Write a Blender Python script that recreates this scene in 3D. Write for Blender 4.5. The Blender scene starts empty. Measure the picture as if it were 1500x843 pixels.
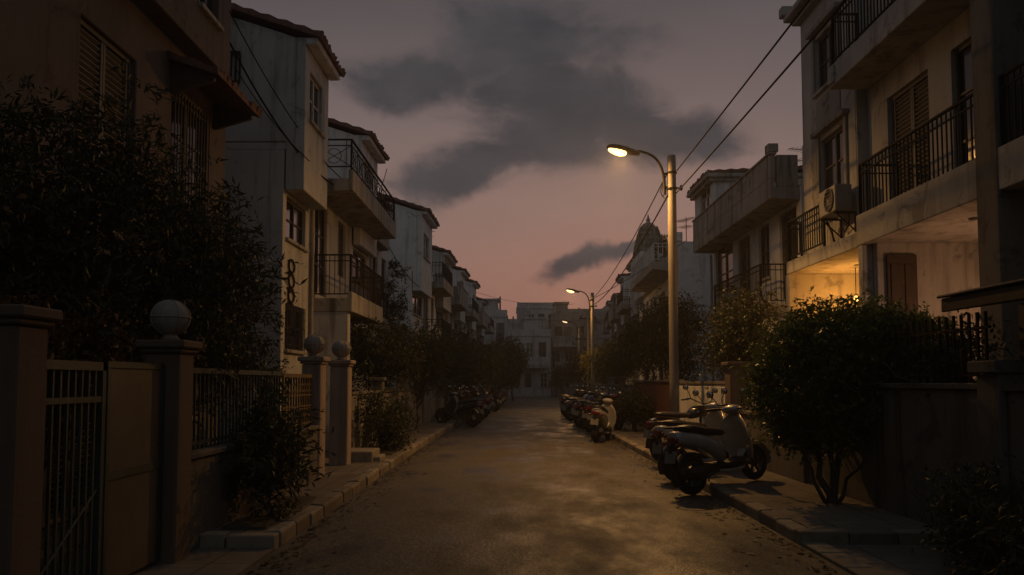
# dusk street of terraced houses with one sodium lamp lit
import bpy, bmesh, math, random
import numpy as np
from mathutils import Vector, Matrix
S = bpy.context.scene
COL = S.collection
PI = math.pi
V = Vector
rnd = random.Random(7)

# ------------------------------------------------------------------ mesh building
def frame(o, u, n):
    o, u, n = V(o), V(u).normalized(), V(n).normalized()
    return Matrix(((u.x, n.x, 0, o.x), (u.y, n.y, 0, o.y), (u.z, n.z, 1, o.z), (0, 0, 0, 1)))

class MB:
    def __init__(s, M=None):
        s.v, s.f, s.sm, s.M = [], [], [], (M.copy() if M else Matrix())
    def add(s, vs, fs, smooth=False, M=None):
        n = len(s.v); T = s.M @ M if M else s.M
        s.v += [T @ V(p) for p in vs]
        s.f += [tuple(n + i for i in f) for f in fs]
        s.sm += [smooth] * len(fs)
        return s
    def box(s, x0, x1, y0, y1, z0, z1, M=None):
        return s.add([(x0,y0,z0),(x1,y0,z0),(x1,y1,z0),(x0,y1,z0),(x0,y0,z1),(x1,y0,z1),(x1,y1,z1),(x0,y1,z1)],
                     [(0,3,2,1),(4,5,6,7),(0,1,5,4),(1,2,6,5),(2,3,7,6),(3,0,4,7)], False, M)
    def prism(s, poly, h0, h1, axis='z', M=None):
        n = len(poly)
        def P(p, h): return (p[0], p[1], h) if axis == 'z' else ((h, p[0], p[1]) if axis == 'x' else (p[0], h, p[1]))
        vs = [P(p, h0) for p in poly] + [P(p, h1) for p in poly]
        fs = [tuple(range(n-1, -1, -1)), tuple(range(n, 2*n))] + [(i, (i+1) % n, n+(i+1) % n, n+i) for i in range(n)]
        return s.add(vs, fs, False, M)
    def tube(s, pts, r, n=8, M=None, smooth=True, squash=None):
        pts = [V(p) for p in pts]; m = len(pts)
        rs = r if isinstance(r, (list, tuple)) else [r] * m
        vs, fs = [], []
        up = None
        for i, p in enumerate(pts):
            d = (pts[min(i+1, m-1)] - pts[max(i-1, 0)])
            d = d.normalized() if d.length > 1e-9 else V((0,0,1))
            if up is None:
                up = V((0,0,1)) if abs(d.z) < .9 else V((1,0,0))
            a = d.cross(up)
            a = a.normalized() if a.length > 1e-6 else d.orthogonal().normalized()
            b = a.cross(d).normalized(); up = b
            for k in range(n):
                t = 2*PI*k/n
                vs.append(p + a*math.cos(t)*rs[i] + b*math.sin(t)*rs[i]*(squash or 1))
        for i in range(m-1):
            for k in range(n):
                fs.append((i*n+k, i*n+(k+1) % n, (i+1)*n+(k+1) % n, (i+1)*n+k))
        s.add(vs, fs, smooth, M)
        s.add(vs[:n], [tuple(range(n-1, -1, -1))], False, M)
        s.add(vs[-n:], [tuple(range(n))], False, M)
        return s
    def lathe(s, prof, n=20, M=None, smooth=True, cap=True):
        vs, fs = [], []
        for r, z in prof:
            for k in range(n):
                t = 2*PI*k/n; vs.append((r*math.cos(t), r*math.sin(t), z))
        for i in range(len(prof)-1):
            for k in range(n):
                fs.append((i*n+k, i*n+(k+1) % n, (i+1)*n+(k+1) % n, (i+1)*n+k))
        if cap:
            fs.append(tuple(range(n-1, -1, -1))); m = (len(prof)-1)*n; fs.append(tuple(range(m, m+n)))
        return s.add(vs, fs, smooth, M)
    def loft(s, rings, smooth=True, M=None):
        n = len(rings[0]); vs = [p for r in rings for p in r]; fs = []
        for i in range(len(rings)-1):
            for k in range(n):
                fs.append((i*n+k, i*n+(k+1) % n, (i+1)*n+(k+1) % n, (i+1)*n+k))
        fs.append(tuple(range(n-1, -1, -1))); m = (len(rings)-1)*n; fs.append(tuple(range(m, m+n)))
        return s.add(vs, fs, smooth, M)
    def panel(s, a0, a1, c0, c1, t, ops=(), b=0.0):
        # wall slab in local (along a, outward b, up c) with real openings and reveals
        A = sorted({round(x, 4) for x in [a0, a1] + [q for o in ops for q in o[:2]] if a0 <= x <= a1})
        Cc = sorted({round(x, 4) for x in [c0, c1] + [q for o in ops for q in o[2:4]] if c0 <= x <= c1})
        na, nc = len(A)-1, len(Cc)-1
        def solid(i, j):
            if not (0 <= i < na and 0 <= j < nc): return False
            x, z = (A[i]+A[i+1])/2, (Cc[j]+Cc[j+1])/2
            return not any(o[0] < x < o[1] and o[2] < z < o[3] for o in ops)
        idx, vs, fs = {}, [], []
        def vt(i, j, k):
            if (i, j, k) not in idx:
                idx[(i, j, k)] = len(vs); vs.append((A[i], b if k == 0 else b-t, Cc[j]))
            return idx[(i, j, k)]
        for i in range(na):
            for j in range(nc):
                if not solid(i, j): continue
                fs.append((vt(i,j,0), vt(i+1,j,0), vt(i+1,j+1,0), vt(i,j+1,0)))
                fs.append((vt(i,j,1), vt(i,j+1,1), vt(i+1,j+1,1), vt(i+1,j,1)))
                if not solid(i-1, j): fs.append((vt(i,j,0), vt(i,j+1,0), vt(i,j+1,1), vt(i,j,1)))
                if not solid(i+1, j): fs.append((vt(i+1,j,0), vt(i+1,j,1), vt(i+1,j+1,1), vt(i+1,j+1,0)))
                if not solid(i, j-1): fs.append((vt(i,j,0), vt(i,j,1), vt(i+1,j,1), vt(i+1,j,0)))
                if not solid(i, j+1): fs.append((vt(i,j+1,0), vt(i+1,j+1,0), vt(i+1,j+1,1), vt(i,j+1,1)))
        return s.add(vs, fs)
    def build(s, name, mat, parent=None, loc=None, bevel=0, subsurf=0, normals=True):
        off = wloc(parent) if parent else V(loc or (0,0,0))
        me = bpy.data.meshes.new(name)
        me.from_pydata([tuple(p - off) for p in s.v], [], s.f)
        me.polygons.foreach_set('use_smooth', s.sm)
        if normals or subsurf:
            bm = bmesh.new(); bm.from_mesh(me)
            if subsurf: bmesh.ops.remove_doubles(bm, verts=bm.verts, dist=1e-5)
            bmesh.ops.recalc_face_normals(bm, faces=bm.faces)
            bm.to_mesh(me); bm.free()
        o = bpy.data.objects.new(name, me); COL.objects.link(o)
        if mat: me.materials.append(mat)
        if parent: o.parent = parent
        elif loc: o.location = loc
        if bevel:
            m = o.modifiers.new('Bevel', 'BEVEL'); m.width = bevel; m.segments = 1; m.limit_method = 'ANGLE'; m.angle_limit = .6
        if subsurf:
            m = o.modifiers.new('Subdivision', 'SUBSURF'); m.levels = m.render_levels = subsurf
        return o

def wloc(o):
    p = V((0,0,0))
    while o: p = p + o.location; o = o.parent
    return p

def tag(o, label=None, cat=None, group=None, kind=None):
    if label: o['label'] = label
    if cat: o['category'] = cat
    if group: o['group'] = group
    if kind: o['kind'] = kind
    return o
def thing(name, label, cat, loc, group=None):
    o = bpy.data.objects.new(name, None); COL.objects.link(o); o.location = loc; o.empty_display_size = .2
    return tag(o, label, cat, group)
def copy_tree(o, parent=None):
    c = o.copy(); COL.objects.link(c); c.parent = parent
    for ch in list(o.children): copy_tree(ch, c)
    return c
def ring(c, ax1, ax2, h1, h2, n=12, p=2.4):
    c, ax1, ax2 = V(c), V(ax1), V(ax2); out = []
    for k in range(n):
        t = 2*PI*(k+.5)/n; x, y = math.cos(t), math.sin(t)
        sx = math.copysign(abs(x)**(2/p), x); sy = math.copysign(abs(y)**(2/p), y)
        out.append(c + ax1*h1*sx + ax2*h2*sy)
    return out

# ------------------------------------------------------------------ materials
def newmat(name):
    m = bpy.data.materials.new(name); m.use_nodes = True
    nt = m.node_tree; return m, nt, nt.nodes['Principled BSDF']
def nd(nt, typ, **kw):
    n = nt.nodes.new(typ)
    for k, v in kw.items():
        if k in n.inputs.keys(): n.inputs[k].default_value = v
        else: setattr(n, k, v)
    return n
def mth(nt, op, a, b=None, c=None, clamp=False):
    n = nt.nodes.new('ShaderNodeMath'); n.operation = op; n.use_clamp = clamp
    for i, x in enumerate((a, b, c)):
        if x is None: continue
        if isinstance(x, (int, float)): n.inputs[i].default_value = x
        else: nt.links.new(x, n.inputs[i])
    return n.outputs[0]
def mixc(nt, fac, a, b, mode='MIX'):
    n = nt.nodes.new('ShaderNodeMix'); n.data_type = 'RGBA'; n.blend_type = mode; n.clamp_factor = True
    for i, x in ((0, fac), (6, a), (7, b)):
        if isinstance(x, (int, float)): n.inputs[i].default_value = x
        elif isinstance(x, tuple): n.inputs[i].default_value = (*x[:3], 1)
        else: nt.links.new(x, n.inputs[i])
    return n.outputs[2]
def noise(nt, scale, detail=4, rough=.55, vec=None, stretch=None, dist=0):
    n = nd(nt, 'ShaderNodeTexNoise', Scale=scale, Detail=detail, Roughness=rough, Distortion=dist)
    if vec is None:
        vec = nd(nt, 'ShaderNodeTexCoord').outputs['Object']
    if stretch:
        mp = nd(nt, 'ShaderNodeMapping'); mp.inputs['Scale'].default_value = stretch
        nt.links.new(vec, mp.inputs['Vector']); vec = mp.outputs[0]
    nt.links.new(vec, n.inputs['Vector'])
    return n.outputs['Fac']
def ramp(nt, fac, *stops):
    n = nt.nodes.new('ShaderNodeValToRGB'); cr = n.color_ramp
    while len(cr.elements) < len(stops): cr.elements.new(.5)
    for e, (p, c) in zip(cr.elements, stops):
        e.position = p; e.color = (*c, 1) if isinstance(c, tuple) else (c, c, c, 1)
    nt.links.new(fac, n.inputs[0]); return n.outputs[0]
def bump(nt, bs, h, strength=.3, dist=.01):
    n = nd(nt, 'ShaderNodeBump', Strength=strength, Distance=dist)
    nt.links.new(h, n.inputs['Height']); nt.links.new(n.outputs[0], bs.inputs['Normal'])
def rgb(c): return (*c, 1)

def stucco(name, base, dirt=.6, grime=(.05,.045,.04), streak=.5):
    m, nt, bs = newmat(name)
    g = nd(nt, 'ShaderNodeTexCoord').outputs['Object']
    big = noise(nt, .7, 5, .6, g)
    col = mixc(nt, ramp(nt, big, (.35, 0.), (.7, 1.)), tuple(x*.82 for x in base), tuple(min(.85, x*1.1) for x in base))
    st = noise(nt, 3.2, 6, .68, g, (1, 1, .09))
    stm = mth(nt, 'MULTIPLY', ramp(nt, st, (.50, 0.), (.66, 1.)), streak)
    col = mixc(nt, stm, col, grime)
    pt = noise(nt, 1.3, 8, .72, g, None, 1.2)
    ptm = mth(nt, 'MULTIPLY', ramp(nt, pt, (.56, 0.), (.63, 1.)), dirt)
    col = mixc(nt, ptm, col, tuple((a+b)/2*.55 for a, b in zip(base, grime)))
    fl = noise(nt, 2.2, 7, .7, g, None, .6)
    col = mixc(nt, mth(nt, 'MULTIPLY', ramp(nt, fl, (.63, 0.), (.66, 1.)), dirt*.8), col, (.16, .13, .105))
    nt.links.new(col, bs.inputs['Base Color']); bs.inputs['Roughness'].default_value = .92
    bs.inputs['Specular IOR Level'].default_value = .2
    fine = noise(nt, 28, 5, .7, g)
    bump(nt, bs, mth(nt, 'ADD', fine, mth(nt, 'MULTIPLY', pt, .6)), .35, .02)
    return m
def simple(name, base, rough=.6, metal=0, var=.25, bscale=0, spec=.4, scale=6, coat=0):
    m, nt, bs = newmat(name)
    n = noise(nt, scale, 5, .65)
    lo, hi = tuple(x*(1-var) for x in base), tuple(min(.9, x*(1+var)) for x in base)
    nt.links.new(mixc(nt, ramp(nt, n, (.3, 0.), (.7, 1.)), lo, hi), bs.inputs['Base Color'])
    nt.links.new(mth(nt, 'MULTIPLY_ADD', n, .3, rough-.15, clamp=True), bs.inputs['Roughness'])
    bs.inputs['Metallic'].default_value = metal; bs.inputs['Specular IOR Level'].default_value = spec
    if coat: bs.inputs['Coat Weight'].default_value = coat
    if bscale: bump(nt, bs, noise(nt, bscale, 4, .6), .4, .01)
    return m
def leafmat(name, dark, light, third, rough=.55, thru=.35):
    m, nt, bs = newmat(name)
    geo = nd(nt, 'ShaderNodeNewGeometry').outputs['Random Per Island']
    big = noise(nt, 1.6, 3, .6)
    c = mixc(nt, geo, dark, light)
    c = mixc(nt, ramp(nt, geo, (.93, 0.), (.96, 1.)), c, third)
    c = mixc(nt, ramp(nt, big, (.35, 0.), (.65, .5)), c, tuple(x*.7 for x in dark))
    nt.links.new(c, bs.inputs['Base Color']); bs.inputs['Roughness'].default_value = rough
    bs.inputs['Specular IOR Level'].default_value = .45
    tr = nd(nt, 'ShaderNodeBsdfTranslucent'); nt.links.new(c, tr.inputs['Color'])
    mx = nd(nt, 'ShaderNodeMixShader', Fac=thru)
    nt.links.new(bs.outputs[0], mx.inputs[1]); nt.links.new(tr.outputs[0], mx.inputs[2])
    nt.links.new(mx.outputs[0], nt.nodes['Material Output'].inputs['Surface'])
    return m
def emit(name, col, strength):
    m, nt, bs = newmat(name)
    bs.inputs['Base Color'].default_value = (.8,.7,.5,1); bs.inputs['Emission Color'].default_value = rgb(col)
    bs.inputs['Emission Strength'].default_value = strength
    return m

M = {}
M['grey_wall'] = stucco('grey_render', (.47,.465,.45), .55)
M['white_wall'] = stucco('white_render', (.68,.675,.655), .55, streak=.4)
M['pale_wall'] = stucco('pale_render', (.64,.64,.635), .5, streak=.4)
M['cream_wall'] = stucco('cream_render', (.40,.385,.36), .65, streak=.5)
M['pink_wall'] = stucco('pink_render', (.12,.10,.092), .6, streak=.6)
M['dim_wall'] = stucco('weathered_render', (.27,.255,.235), .9, streak=.8)
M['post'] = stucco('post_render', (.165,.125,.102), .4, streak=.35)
M['post_lit'] = stucco('lit_post_render', (.40,.32,.27), .5, streak=.5)  # same render as the near posts, colour lightened to stand for lamp light
M['fence_wall'] = stucco('fence_wall_render', (.165,.15,.132), .6, streak=.8)
M['red_wall'] = stucco('red_wall_render', (.17,.06,.04), .5, streak=.5)
M['soffit'] = stucco('soffit_render', (.52,.49,.45), .35, streak=0)
M['concrete'] = stucco('pole_concrete', (.25,.235,.21), .2, streak=.3)
M['fascia'] = stucco('fascia_render', (.36,.335,.30), .7, streak=.8)
M['temple'] = stucco('temple_render', (.21,.235,.22), .8, streak=.6)
M['tile'] = simple('roof_tile', (.14,.075,.055), .85, var=.45, bscale=20, scale=9)
M['iron'] = simple('painted_iron', (.016,.016,.017), .85, var=.3, spec=.12)
M['rust_iron'] = simple('rusty_iron', (.03,.021,.017), .85, var=.5, spec=.12)
M['green_iron'] = simple('green_painted_iron', (.035,.055,.055), .5, var=.4)
M['tan_iron'] = simple('ochre_painted_iron', (.16,.11,.045), .6, var=.4)
M['gate_panel'] = simple('gate_sheet_metal', (.095,.078,.07), .6, var=.3, scale=2)
M['frame_dark'] = simple('dark_timber', (.05,.042,.037), .6, var=.35)
M['frame_white'] = simple('white_painted_timber', (.42,.40,.37), .55, var=.2)
M['door'] = simple('brown_timber', (.055,.035,.024), .6, var=.35, bscale=14)
M['shutter'] = simple('louvre_timber', (.09,.082,.075), .65, var=.3)
M['ac'] = simple('white_sheet_metal', (.22,.21,.195), .5, var=.25, scale=3)
M['black'] = simple('black_plastic', (.012,.012,.013), .5, var=.3)
M['rubber'] = simple('tyre_rubber', (.016,.015,.015), .85, var=.3)
M['chrome'] = simple('chrome', (.45,.44,.42), .25, 1, var=.1)
M['engine'] = simple('engine_metal', (.10,.10,.10), .45, .8, var=.3)
M['seat'] = simple('seat_vinyl', (.03,.028,.027), .42, var=.2, bscale=60)
M['plate'] = simple('number_plate', (.16,.16,.15), .5, var=.2)
M['silver'] = simple('silver_paint', (.32,.32,.315), .38, .1, var=.12, coat=.4)
M['blackpaint'] = simple('black_paint', (.02,.02,.022), .3, .2, var=.12, coat=.5)
M['redpaint'] = simple('dark_red_paint', (.12,.015,.012), .35, .1, var=.12, coat=.4)
M['whitepaint'] = simple('white_paint', (.42,.40,.36), .35, 0, var=.1, coat=.4)
M['bluepaint'] = simple('dark_blue_paint', (.02,.03,.07), .35, .1, var=.12, coat=.4)
M['bark'] = simple('bark', (.075,.055,.04), .9, var=.4, bscale=25)
M['soil'] = simple('soil', (.045,.035,.026), .95, var=.4, bscale=18)
M['pot'] = simple('clay_pot', (.16,.08,.05), .8, var=.2)
M['cable'] = simple('cable_sheath', (.010,.010,.010), .9, spec=.08)
m, nt, bs = newmat('window_glass'); M['glass'] = m
M['curtain'] = simple('curtained_glass', (.11,.105,.09), .35, var=.3, scale=4)
bs.inputs['Base Color'].default_value = (.012,.013,.015,1); bs.inputs['Roughness'].default_value = .12; bs.inputs['Specular IOR Level'].default_value = .5
m, nt, bs = newmat('tail_lamp_lens'); M['lens'] = m
bs.inputs['Base Color'].default_value = (.13,.006,.006,1); bs.inputs['Roughness'].default_value = .15; bs.inputs['Coat Weight'].default_value = .6
m, nt, bs = newmat('headlamp_lens'); M['headlens'] = m
bs.inputs['Base Color'].default_value = (.35,.35,.33,1); bs.inputs['Roughness'].default_value = .1
m, nt, bs = newmat('mirror_glass'); M['mirror'] = m
bs.inputs['Base Color'].default_value = (.5,.5,.5,1); bs.inputs['Metallic'].default_value = 1; bs.inputs['Roughness'].default_value = .08
M['leaf_bush'] = leafmat('small_round_leaf', (.09,.125,.035), (.165,.205,.055), (.22,.18,.05), .38, .5)
M['leaf_tree'] = leafmat('dark_tree_leaf', (.028,.036,.017), (.062,.075,.030), (.10,.08,.03))
M['leaf_olive'] = leafmat('olive_leaf', (.028,.036,.018), (.07,.08,.035), (.10,.06,.03))
M['leaf_warm'] = leafmat('yellow_green_leaf', (.08,.085,.018), (.20,.18,.035), (.28,.2,.03))
M['leaf_bronze'] = leafmat('bronze_leaf', (.06,.035,.018), (.12,.075,.03), (.16,.07,.03))
M['litter'] = leafmat('fallen_leaf', (.05,.035,.02), (.13,.09,.05), (.16,.12,.04))

# road: worn asphalt with patches, cracks and damp stains
m, nt, bs = newmat('asphalt'); M['asphalt'] = m
g = nd(nt, 'ShaderNodeTexCoord').outputs['Object']
mo = nd(nt, 'ShaderNodeMapping'); mo.inputs['Location'].default_value = (4.3, 11.7, 0); nt.links.new(g, mo.inputs['Vector'])
b1 = noise(nt, .35, 6, .6, mo.outputs[0], None, .4); b2 = noise(nt, 1.1, 6, .65, g, (1, .45, 1)); fine = noise(nt, 60, 3, .7, g); med = noise(nt, 9, 5, .7, g)
c = mixc(nt, ramp(nt, b1, (.38, 0.), (.62, 1.)), (.066,.057,.041), (.106,.091,.063))
c = mixc(nt, mth(nt, 'MULTIPLY', ramp(nt, b2, (.54, 0.), (.62, 1.)), .6), c, (.034,.028,.025))
c = mixc(nt, mth(nt, 'MULTIPLY', ramp(nt, med, (.4, 0.), (.75, 1.)), .3), c, (.15,.13,.10))
fine2 = noise(nt, 26, 3, .75, g); sp = mixc(nt, 1., ramp(nt, fine, (.38, .62), (.64, 1.4)), ramp(nt, fine2, (.38, .6), (.66, 1.5)), 'MULTIPLY'); c = mixc(nt, 1., c, sp, 'MULTIPLY')
vo = nd(nt, 'ShaderNodeTexVoronoi', feature='DISTANCE_TO_EDGE', Scale=.42); 
mp = nd(nt, 'ShaderNodeMix', data_type='VECTOR'); mp.inputs[0].default_value = .12
nz = nd(nt, 'ShaderNodeTexNoise', Scale=1.6, Detail=5); nt.links.new(g, nz.inputs['Vector']); nt.links.new(g, mp.inputs[4]); nt.links.new(nz.outputs['Color'], mp.inputs[5]); nt.links.new(mp.outputs[1], vo.inputs['Vector'])
cr = ramp(nt, vo.outputs['Distance'], (.0, 1.), (.014, 0.)); crm = mth(nt, 'MULTIPLY', cr, ramp(nt, b2, (.5, 0.), (.62, .2)))
c = mixc(nt, crm, c, (.03,.027,.024))
nt.links.new(c, bs.inputs['Base Color'])
nt.links.new(ramp(nt, b2, (.3, .85), (.5, .62), (.65, .34)), bs.inputs['Roughness'])
bs.inputs['Specular IOR Level'].default_value = .45
hh = mth(nt, 'ADD', mth(nt, 'MULTIPLY', fine2, 1.5), mth(nt, 'ADD', med, mth(nt, 'MULTIPLY', crm, -.6)))
bump(nt, bs, hh, .55, .012)
# pavement
m, nt, bs = newmat('pavement_concrete'); M['pave'] = m
g = nd(nt, 'ShaderNodeTexCoord').outputs['Object']
b1 = noise(nt, .9, 6, .65, g, None, .5); med = noise(nt, 12, 5, .7, g)
br = nd(nt, 'ShaderNodeTexBrick', Scale=1.0); br.inputs['Brick Width'].default_value = .62; br.inputs['Row Height'].default_value = .62; br.inputs['Mortar Size'].default_value = .012; br.offset = 0
br.inputs['Color1'].default_value = (1,1,1,1); br.inputs['Color2'].default_value = (.86,.86,.86,1); br.inputs['Mortar'].default_value = (.45,.43,.4,1); nt.links.new(g, br.inputs['Vector'])
c = mixc(nt, ramp(nt, b1, (.35, 0.), (.65, 1.)), (.085,.07,.058), (.19,.165,.135)); c = mixc(nt, 1., c, br.outputs['Color'], 'MULTIPLY')
c = mixc(nt, ramp(nt, med, (.5, 0.), (.8, .4)), c, (.05,.042,.034))
nt.links.new(c, bs.inputs['Base Color']); bs.inputs['Roughness'].default_value = .85
bump(nt, bs, mth(nt, 'ADD', med, mth(nt, 'MULTIPLY', b1, 2.)), .5, .015)
# kerb stones: each stone a little different
m, nt, bs = newmat('kerb_stone'); M['kerb'] = m
isl = nd(nt, 'ShaderNodeNewGeometry').outputs['Random Per Island']; n1 = noise(nt, 5, 6, .7)
c = mixc(nt, isl, (.13,.11,.085), (.27,.235,.18)); c = mixc(nt, ramp(nt, n1, (.5, 0.), (.7, .65)), c, (.06,.05,.04))
nt.links.new(c, bs.inputs['Base Color']); bs.inputs['Roughness'].default_value = .85; bump(nt, bs, n1, .5, .02)
M['lamp_glow'] = emit('street_lamp_glass', (1., .55, .17), 5.)
M['porch_glow'] = emit('porch_lamp_glass', (1., .5, .14), 3.)
M['dim_glow'] = emit('distant_lamp_glass', (1., .66, .32), 1.5)
LAMP_W, PORCH_W, LANTERN_W, EXPOSURE = 262., 60., 2., 0.
# ------------------------------------------------------------------ camera (1500 px wide frame, focal 1200 px, horizon at row 560)
FPX, PITCH = 1200., math.radians(3.5)
cam = bpy.data.objects.new('camera', bpy.data.cameras.new('camera')); COL.objects.link(cam)
cam.data.sensor_width = 36; cam.data.lens = 36*FPX/1500
cam.location = (0, 0, 1.5); cam.rotation_euler = (PI/2 + PITCH, 0, 0)
cam.data.shift_y = (560 - 421.5 - FPX*math.tan(PITCH))/1500
cam.data.clip_end = 2000; cam.data.clip_start = .05
S.camera = cam

# ------------------------------------------------------------------ dusk sky
w = bpy.data.worlds.new('World'); S.world = w; w.use_nodes = True
nt = w.node_tree; nt.nodes.clear()
out = nt.nodes.new('ShaderNodeOutputWorld'); bg = nt.nodes.new('ShaderNodeBackground'); nt.links.new(bg.outputs[0], out.inputs[0])
tc = nd(nt, 'ShaderNodeTexCoord').outputs['Generated']
sx = nd(nt, 'ShaderNodeSeparateXYZ'); nt.links.new(tc, sx.inputs[0]); X, Y, Z = sx.outputs
sky = nd(nt, 'ShaderNodeTexSky', sky_type='NISHITA'); sky.sun_disc = False
SUN_EL, SUN_AZ = math.radians(1.0), math.radians(8)       # sun at the skyline up the street, a little to the right
sky.sun_elevation = SUN_EL; sky.sun_rotation = SUN_AZ; sky.dust_density = 4; sky.air_density = 1.5
grad = ramp(nt, mth(nt, 'MAXIMUM', Z, 0.), (0, (.335,.158,.124)), (.10, (.308,.162,.131)), (.21, (.242,.156,.138)), (.30, (.164,.121,.117)), (.42, (.089,.074,.079)), (.70, (.052,.050,.056)), (1, (.042,.043,.049)))
ahead = nd(nt, 'ShaderNodeMapRange', interpolation_type='SMOOTHSTEP'); ahead.inputs['From Min'].default_value = -.6; ahead.inputs['From Max'].default_value = .97
nt.links.new(Y, ahead.inputs['Value'])
grad = mixc(nt, ahead.outputs[0], (.108,.113,.119), grad); side = 1.
nz1 = noise(nt, 2.2, 5, .6, tc, (1, 1, 2.2)); uneven = mth(nt, 'MULTIPLY_ADD', nz1, .5, .75)
glow = nd(nt, 'ShaderNodeVectorMath', operation='SCALE'); nt.links.new(grad, glow.inputs[0]); nt.links.new(uneven, glow.inputs['Scale'])
nis = nd(nt, 'ShaderNodeVectorMath', operation='SCALE'); nt.links.new(sky.outputs[0], nis.inputs[0]); nis.inputs['Scale'].default_value = .012
tot = nd(nt, 'ShaderNodeVectorMath', operation='ADD'); nt.links.new(glow.outputs[0], tot.inputs[0]); nt.links.new(nis.outputs[0], tot.inputs[1])
# cloud bank: soft lobes by bearing and height above the skyline, torn by noise
ys = mth(nt, 'MAXIMUM', Y, .05)
wob = nd(nt, 'ShaderNodeTexNoise', Scale=5.5, Detail=7, Roughness=.62); nt.links.new(tc, wob.inputs['Vector'])
ws = nd(nt, 'ShaderNodeSeparateXYZ'); nt.links.new(wob.outputs['Color'], ws.inputs[0])
ca = mth(nt, 'ADD', mth(nt, 'DIVIDE', X, ys), mth(nt, 'MULTIPLY_ADD', ws.outputs[0], .13, -.065))
ce = mth(nt, 'ADD', mth(nt, 'DIVIDE', Z, ys), mth(nt, 'MULTIPLY_ADD', ws.outputs[1], .10, -.05))
lobes = [(-.125,.379,.095,.050,0), (.017,.425,.16,.060,.05), (.045,.350,.145,.070,0), (.165,.313,.125,.040,-.1), (-.065,.262,.12,.045,.35), (.03,.300,.12,.050,.1),
         (.095,.148,.085,.020,.28), (.145,.165,.05,.014,.4), (-.45,.33,.12,.02,.2), (.9,.3,.4,.05,0), (-1.1,.35,.4,.06,0)]
best = None
for a0, e0, ra, re_, sh in lobes:
    da = mth(nt, 'SUBTRACT', ca, a0)
    de = mth(nt, 'SUBTRACT', mth(nt, 'SUBTRACT', ce, e0), mth(nt, 'MULTIPLY', da, sh))
    u2 = mth(nt, 'POWER', mth(nt, 'ABSOLUTE', mth(nt, 'DIVIDE', da, ra)), 2.)
    v2 = mth(nt, 'POWER', mth(nt, 'ABSOLUTE', mth(nt, 'DIVIDE', de, re_)), 2.)
    d = mth(nt, 'SUBTRACT', 1., mth(nt, 'SQRT', mth(nt, 'ADD', u2, v2)))
    best = d if best is None else mth(nt, 'SMOOTH_MAX', best, d, .2)
tear = noise(nt, 9, 8, .65, tc, (1, 1, 1.8), .5)
cm = mth(nt, 'ADD', best, mth(nt, 'MULTIPLY_ADD', tear, 1.5, -.76))
mr = nd(nt, 'ShaderNodeMapRange', interpolation_type='SMOOTHSTEP'); mr.inputs['From Min'].default_value = -.16; mr.inputs['From Max'].default_value = .55
nt.links.new(cm, mr.inputs['Value'])
cdet = noise(nt, 6, 6, .6, tc, (1, 1, 2))
cloudcol = mixc(nt, ramp(nt, cdet, (.35, 0.), (.7, 1.)), (.040,.041,.046), (.074,.070,.075))
fin = mixc(nt, mth(nt, 'MULTIPLY', mth(nt, 'MULTIPLY', mr.outputs[0], .9), mth(nt, 'GREATER_THAN', Y, .05)), tot.outputs[0], cloudcol)
nt.links.new(fin, bg.inputs['Color']); bg.inputs['Strength'].default_value = 1.0

sun = bpy.data.objects.new('sun', bpy.data.lights.new('sun', 'SUN')); COL.objects.link(sun)
sun.data.energy = .03; sun.data.angle = math.radians(20); sun.data.color = (1, .6, .5)
sun.location = (6, 60, 30)
sd = V((math.sin(SUN_AZ)*math.cos(.12), math.cos(SUN_AZ)*math.cos(.12), math.sin(.12)))
sun.rotation_euler = sd.to_track_quat('Z', 'Y').to_euler()

# ------------------------------------------------------------------ ground, road, pavements
LE = [(-20,-2.15), (18,-2.10), (27,-1.95), (34,-1.73), (45,-1.35), (60,-.75), (75,0.)]
RE = [(-20,2.65), (28,2.65), (36,2.75), (45,3.05), (60,3.9), (75,5.)]
def edge(t, y): return float(np.interp(y, [p[0] for p in t], [p[1] for p in t]))
EL = lambda y: (edge(LE, y-2.5)+edge(LE, y)+edge(LE, y+2.5))/3
ER = lambda y: (edge(RE, y-2.5)+edge(RE, y)+edge(RE, y+2.5))/3
mb = MB(); mb.add([(-200,-60,-.02),(200,-60,-.02),(200,420,-.02),(-200,420,-.02)], [(0,1,2,3)])
tag(mb.build('ground', M['soil']), kind='structure')
ys_ = [-6+i*.5 for i in range(int(81/.5)+1)]
mb = MB(); vs = []
for y in ys_:
    a, b = EL(y), ER(y)
    for k in range(9):
        t = k/8; vs.append((a+(b-a)*t, y, .035*(1-(2*t-1)**2)))
fs = [(i*9+k, i*9+k+1, (i+1)*9+k+1, (i+1)*9+k) for i in range(len(ys_)-1) for k in range(8)]
mb.add(vs, fs, True); tag(mb.build('road', M['asphalt'], normals=False), kind='structure')
mb = MB(); mb.add([(-40,75.002,-.004),(50,75.002,-.004),(50,84,-.004),(-40,84,-.004)], [(0,1,2,3)])
tag(mb.build('cross_road', M['asphalt'], normals=False), kind='structure')

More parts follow.
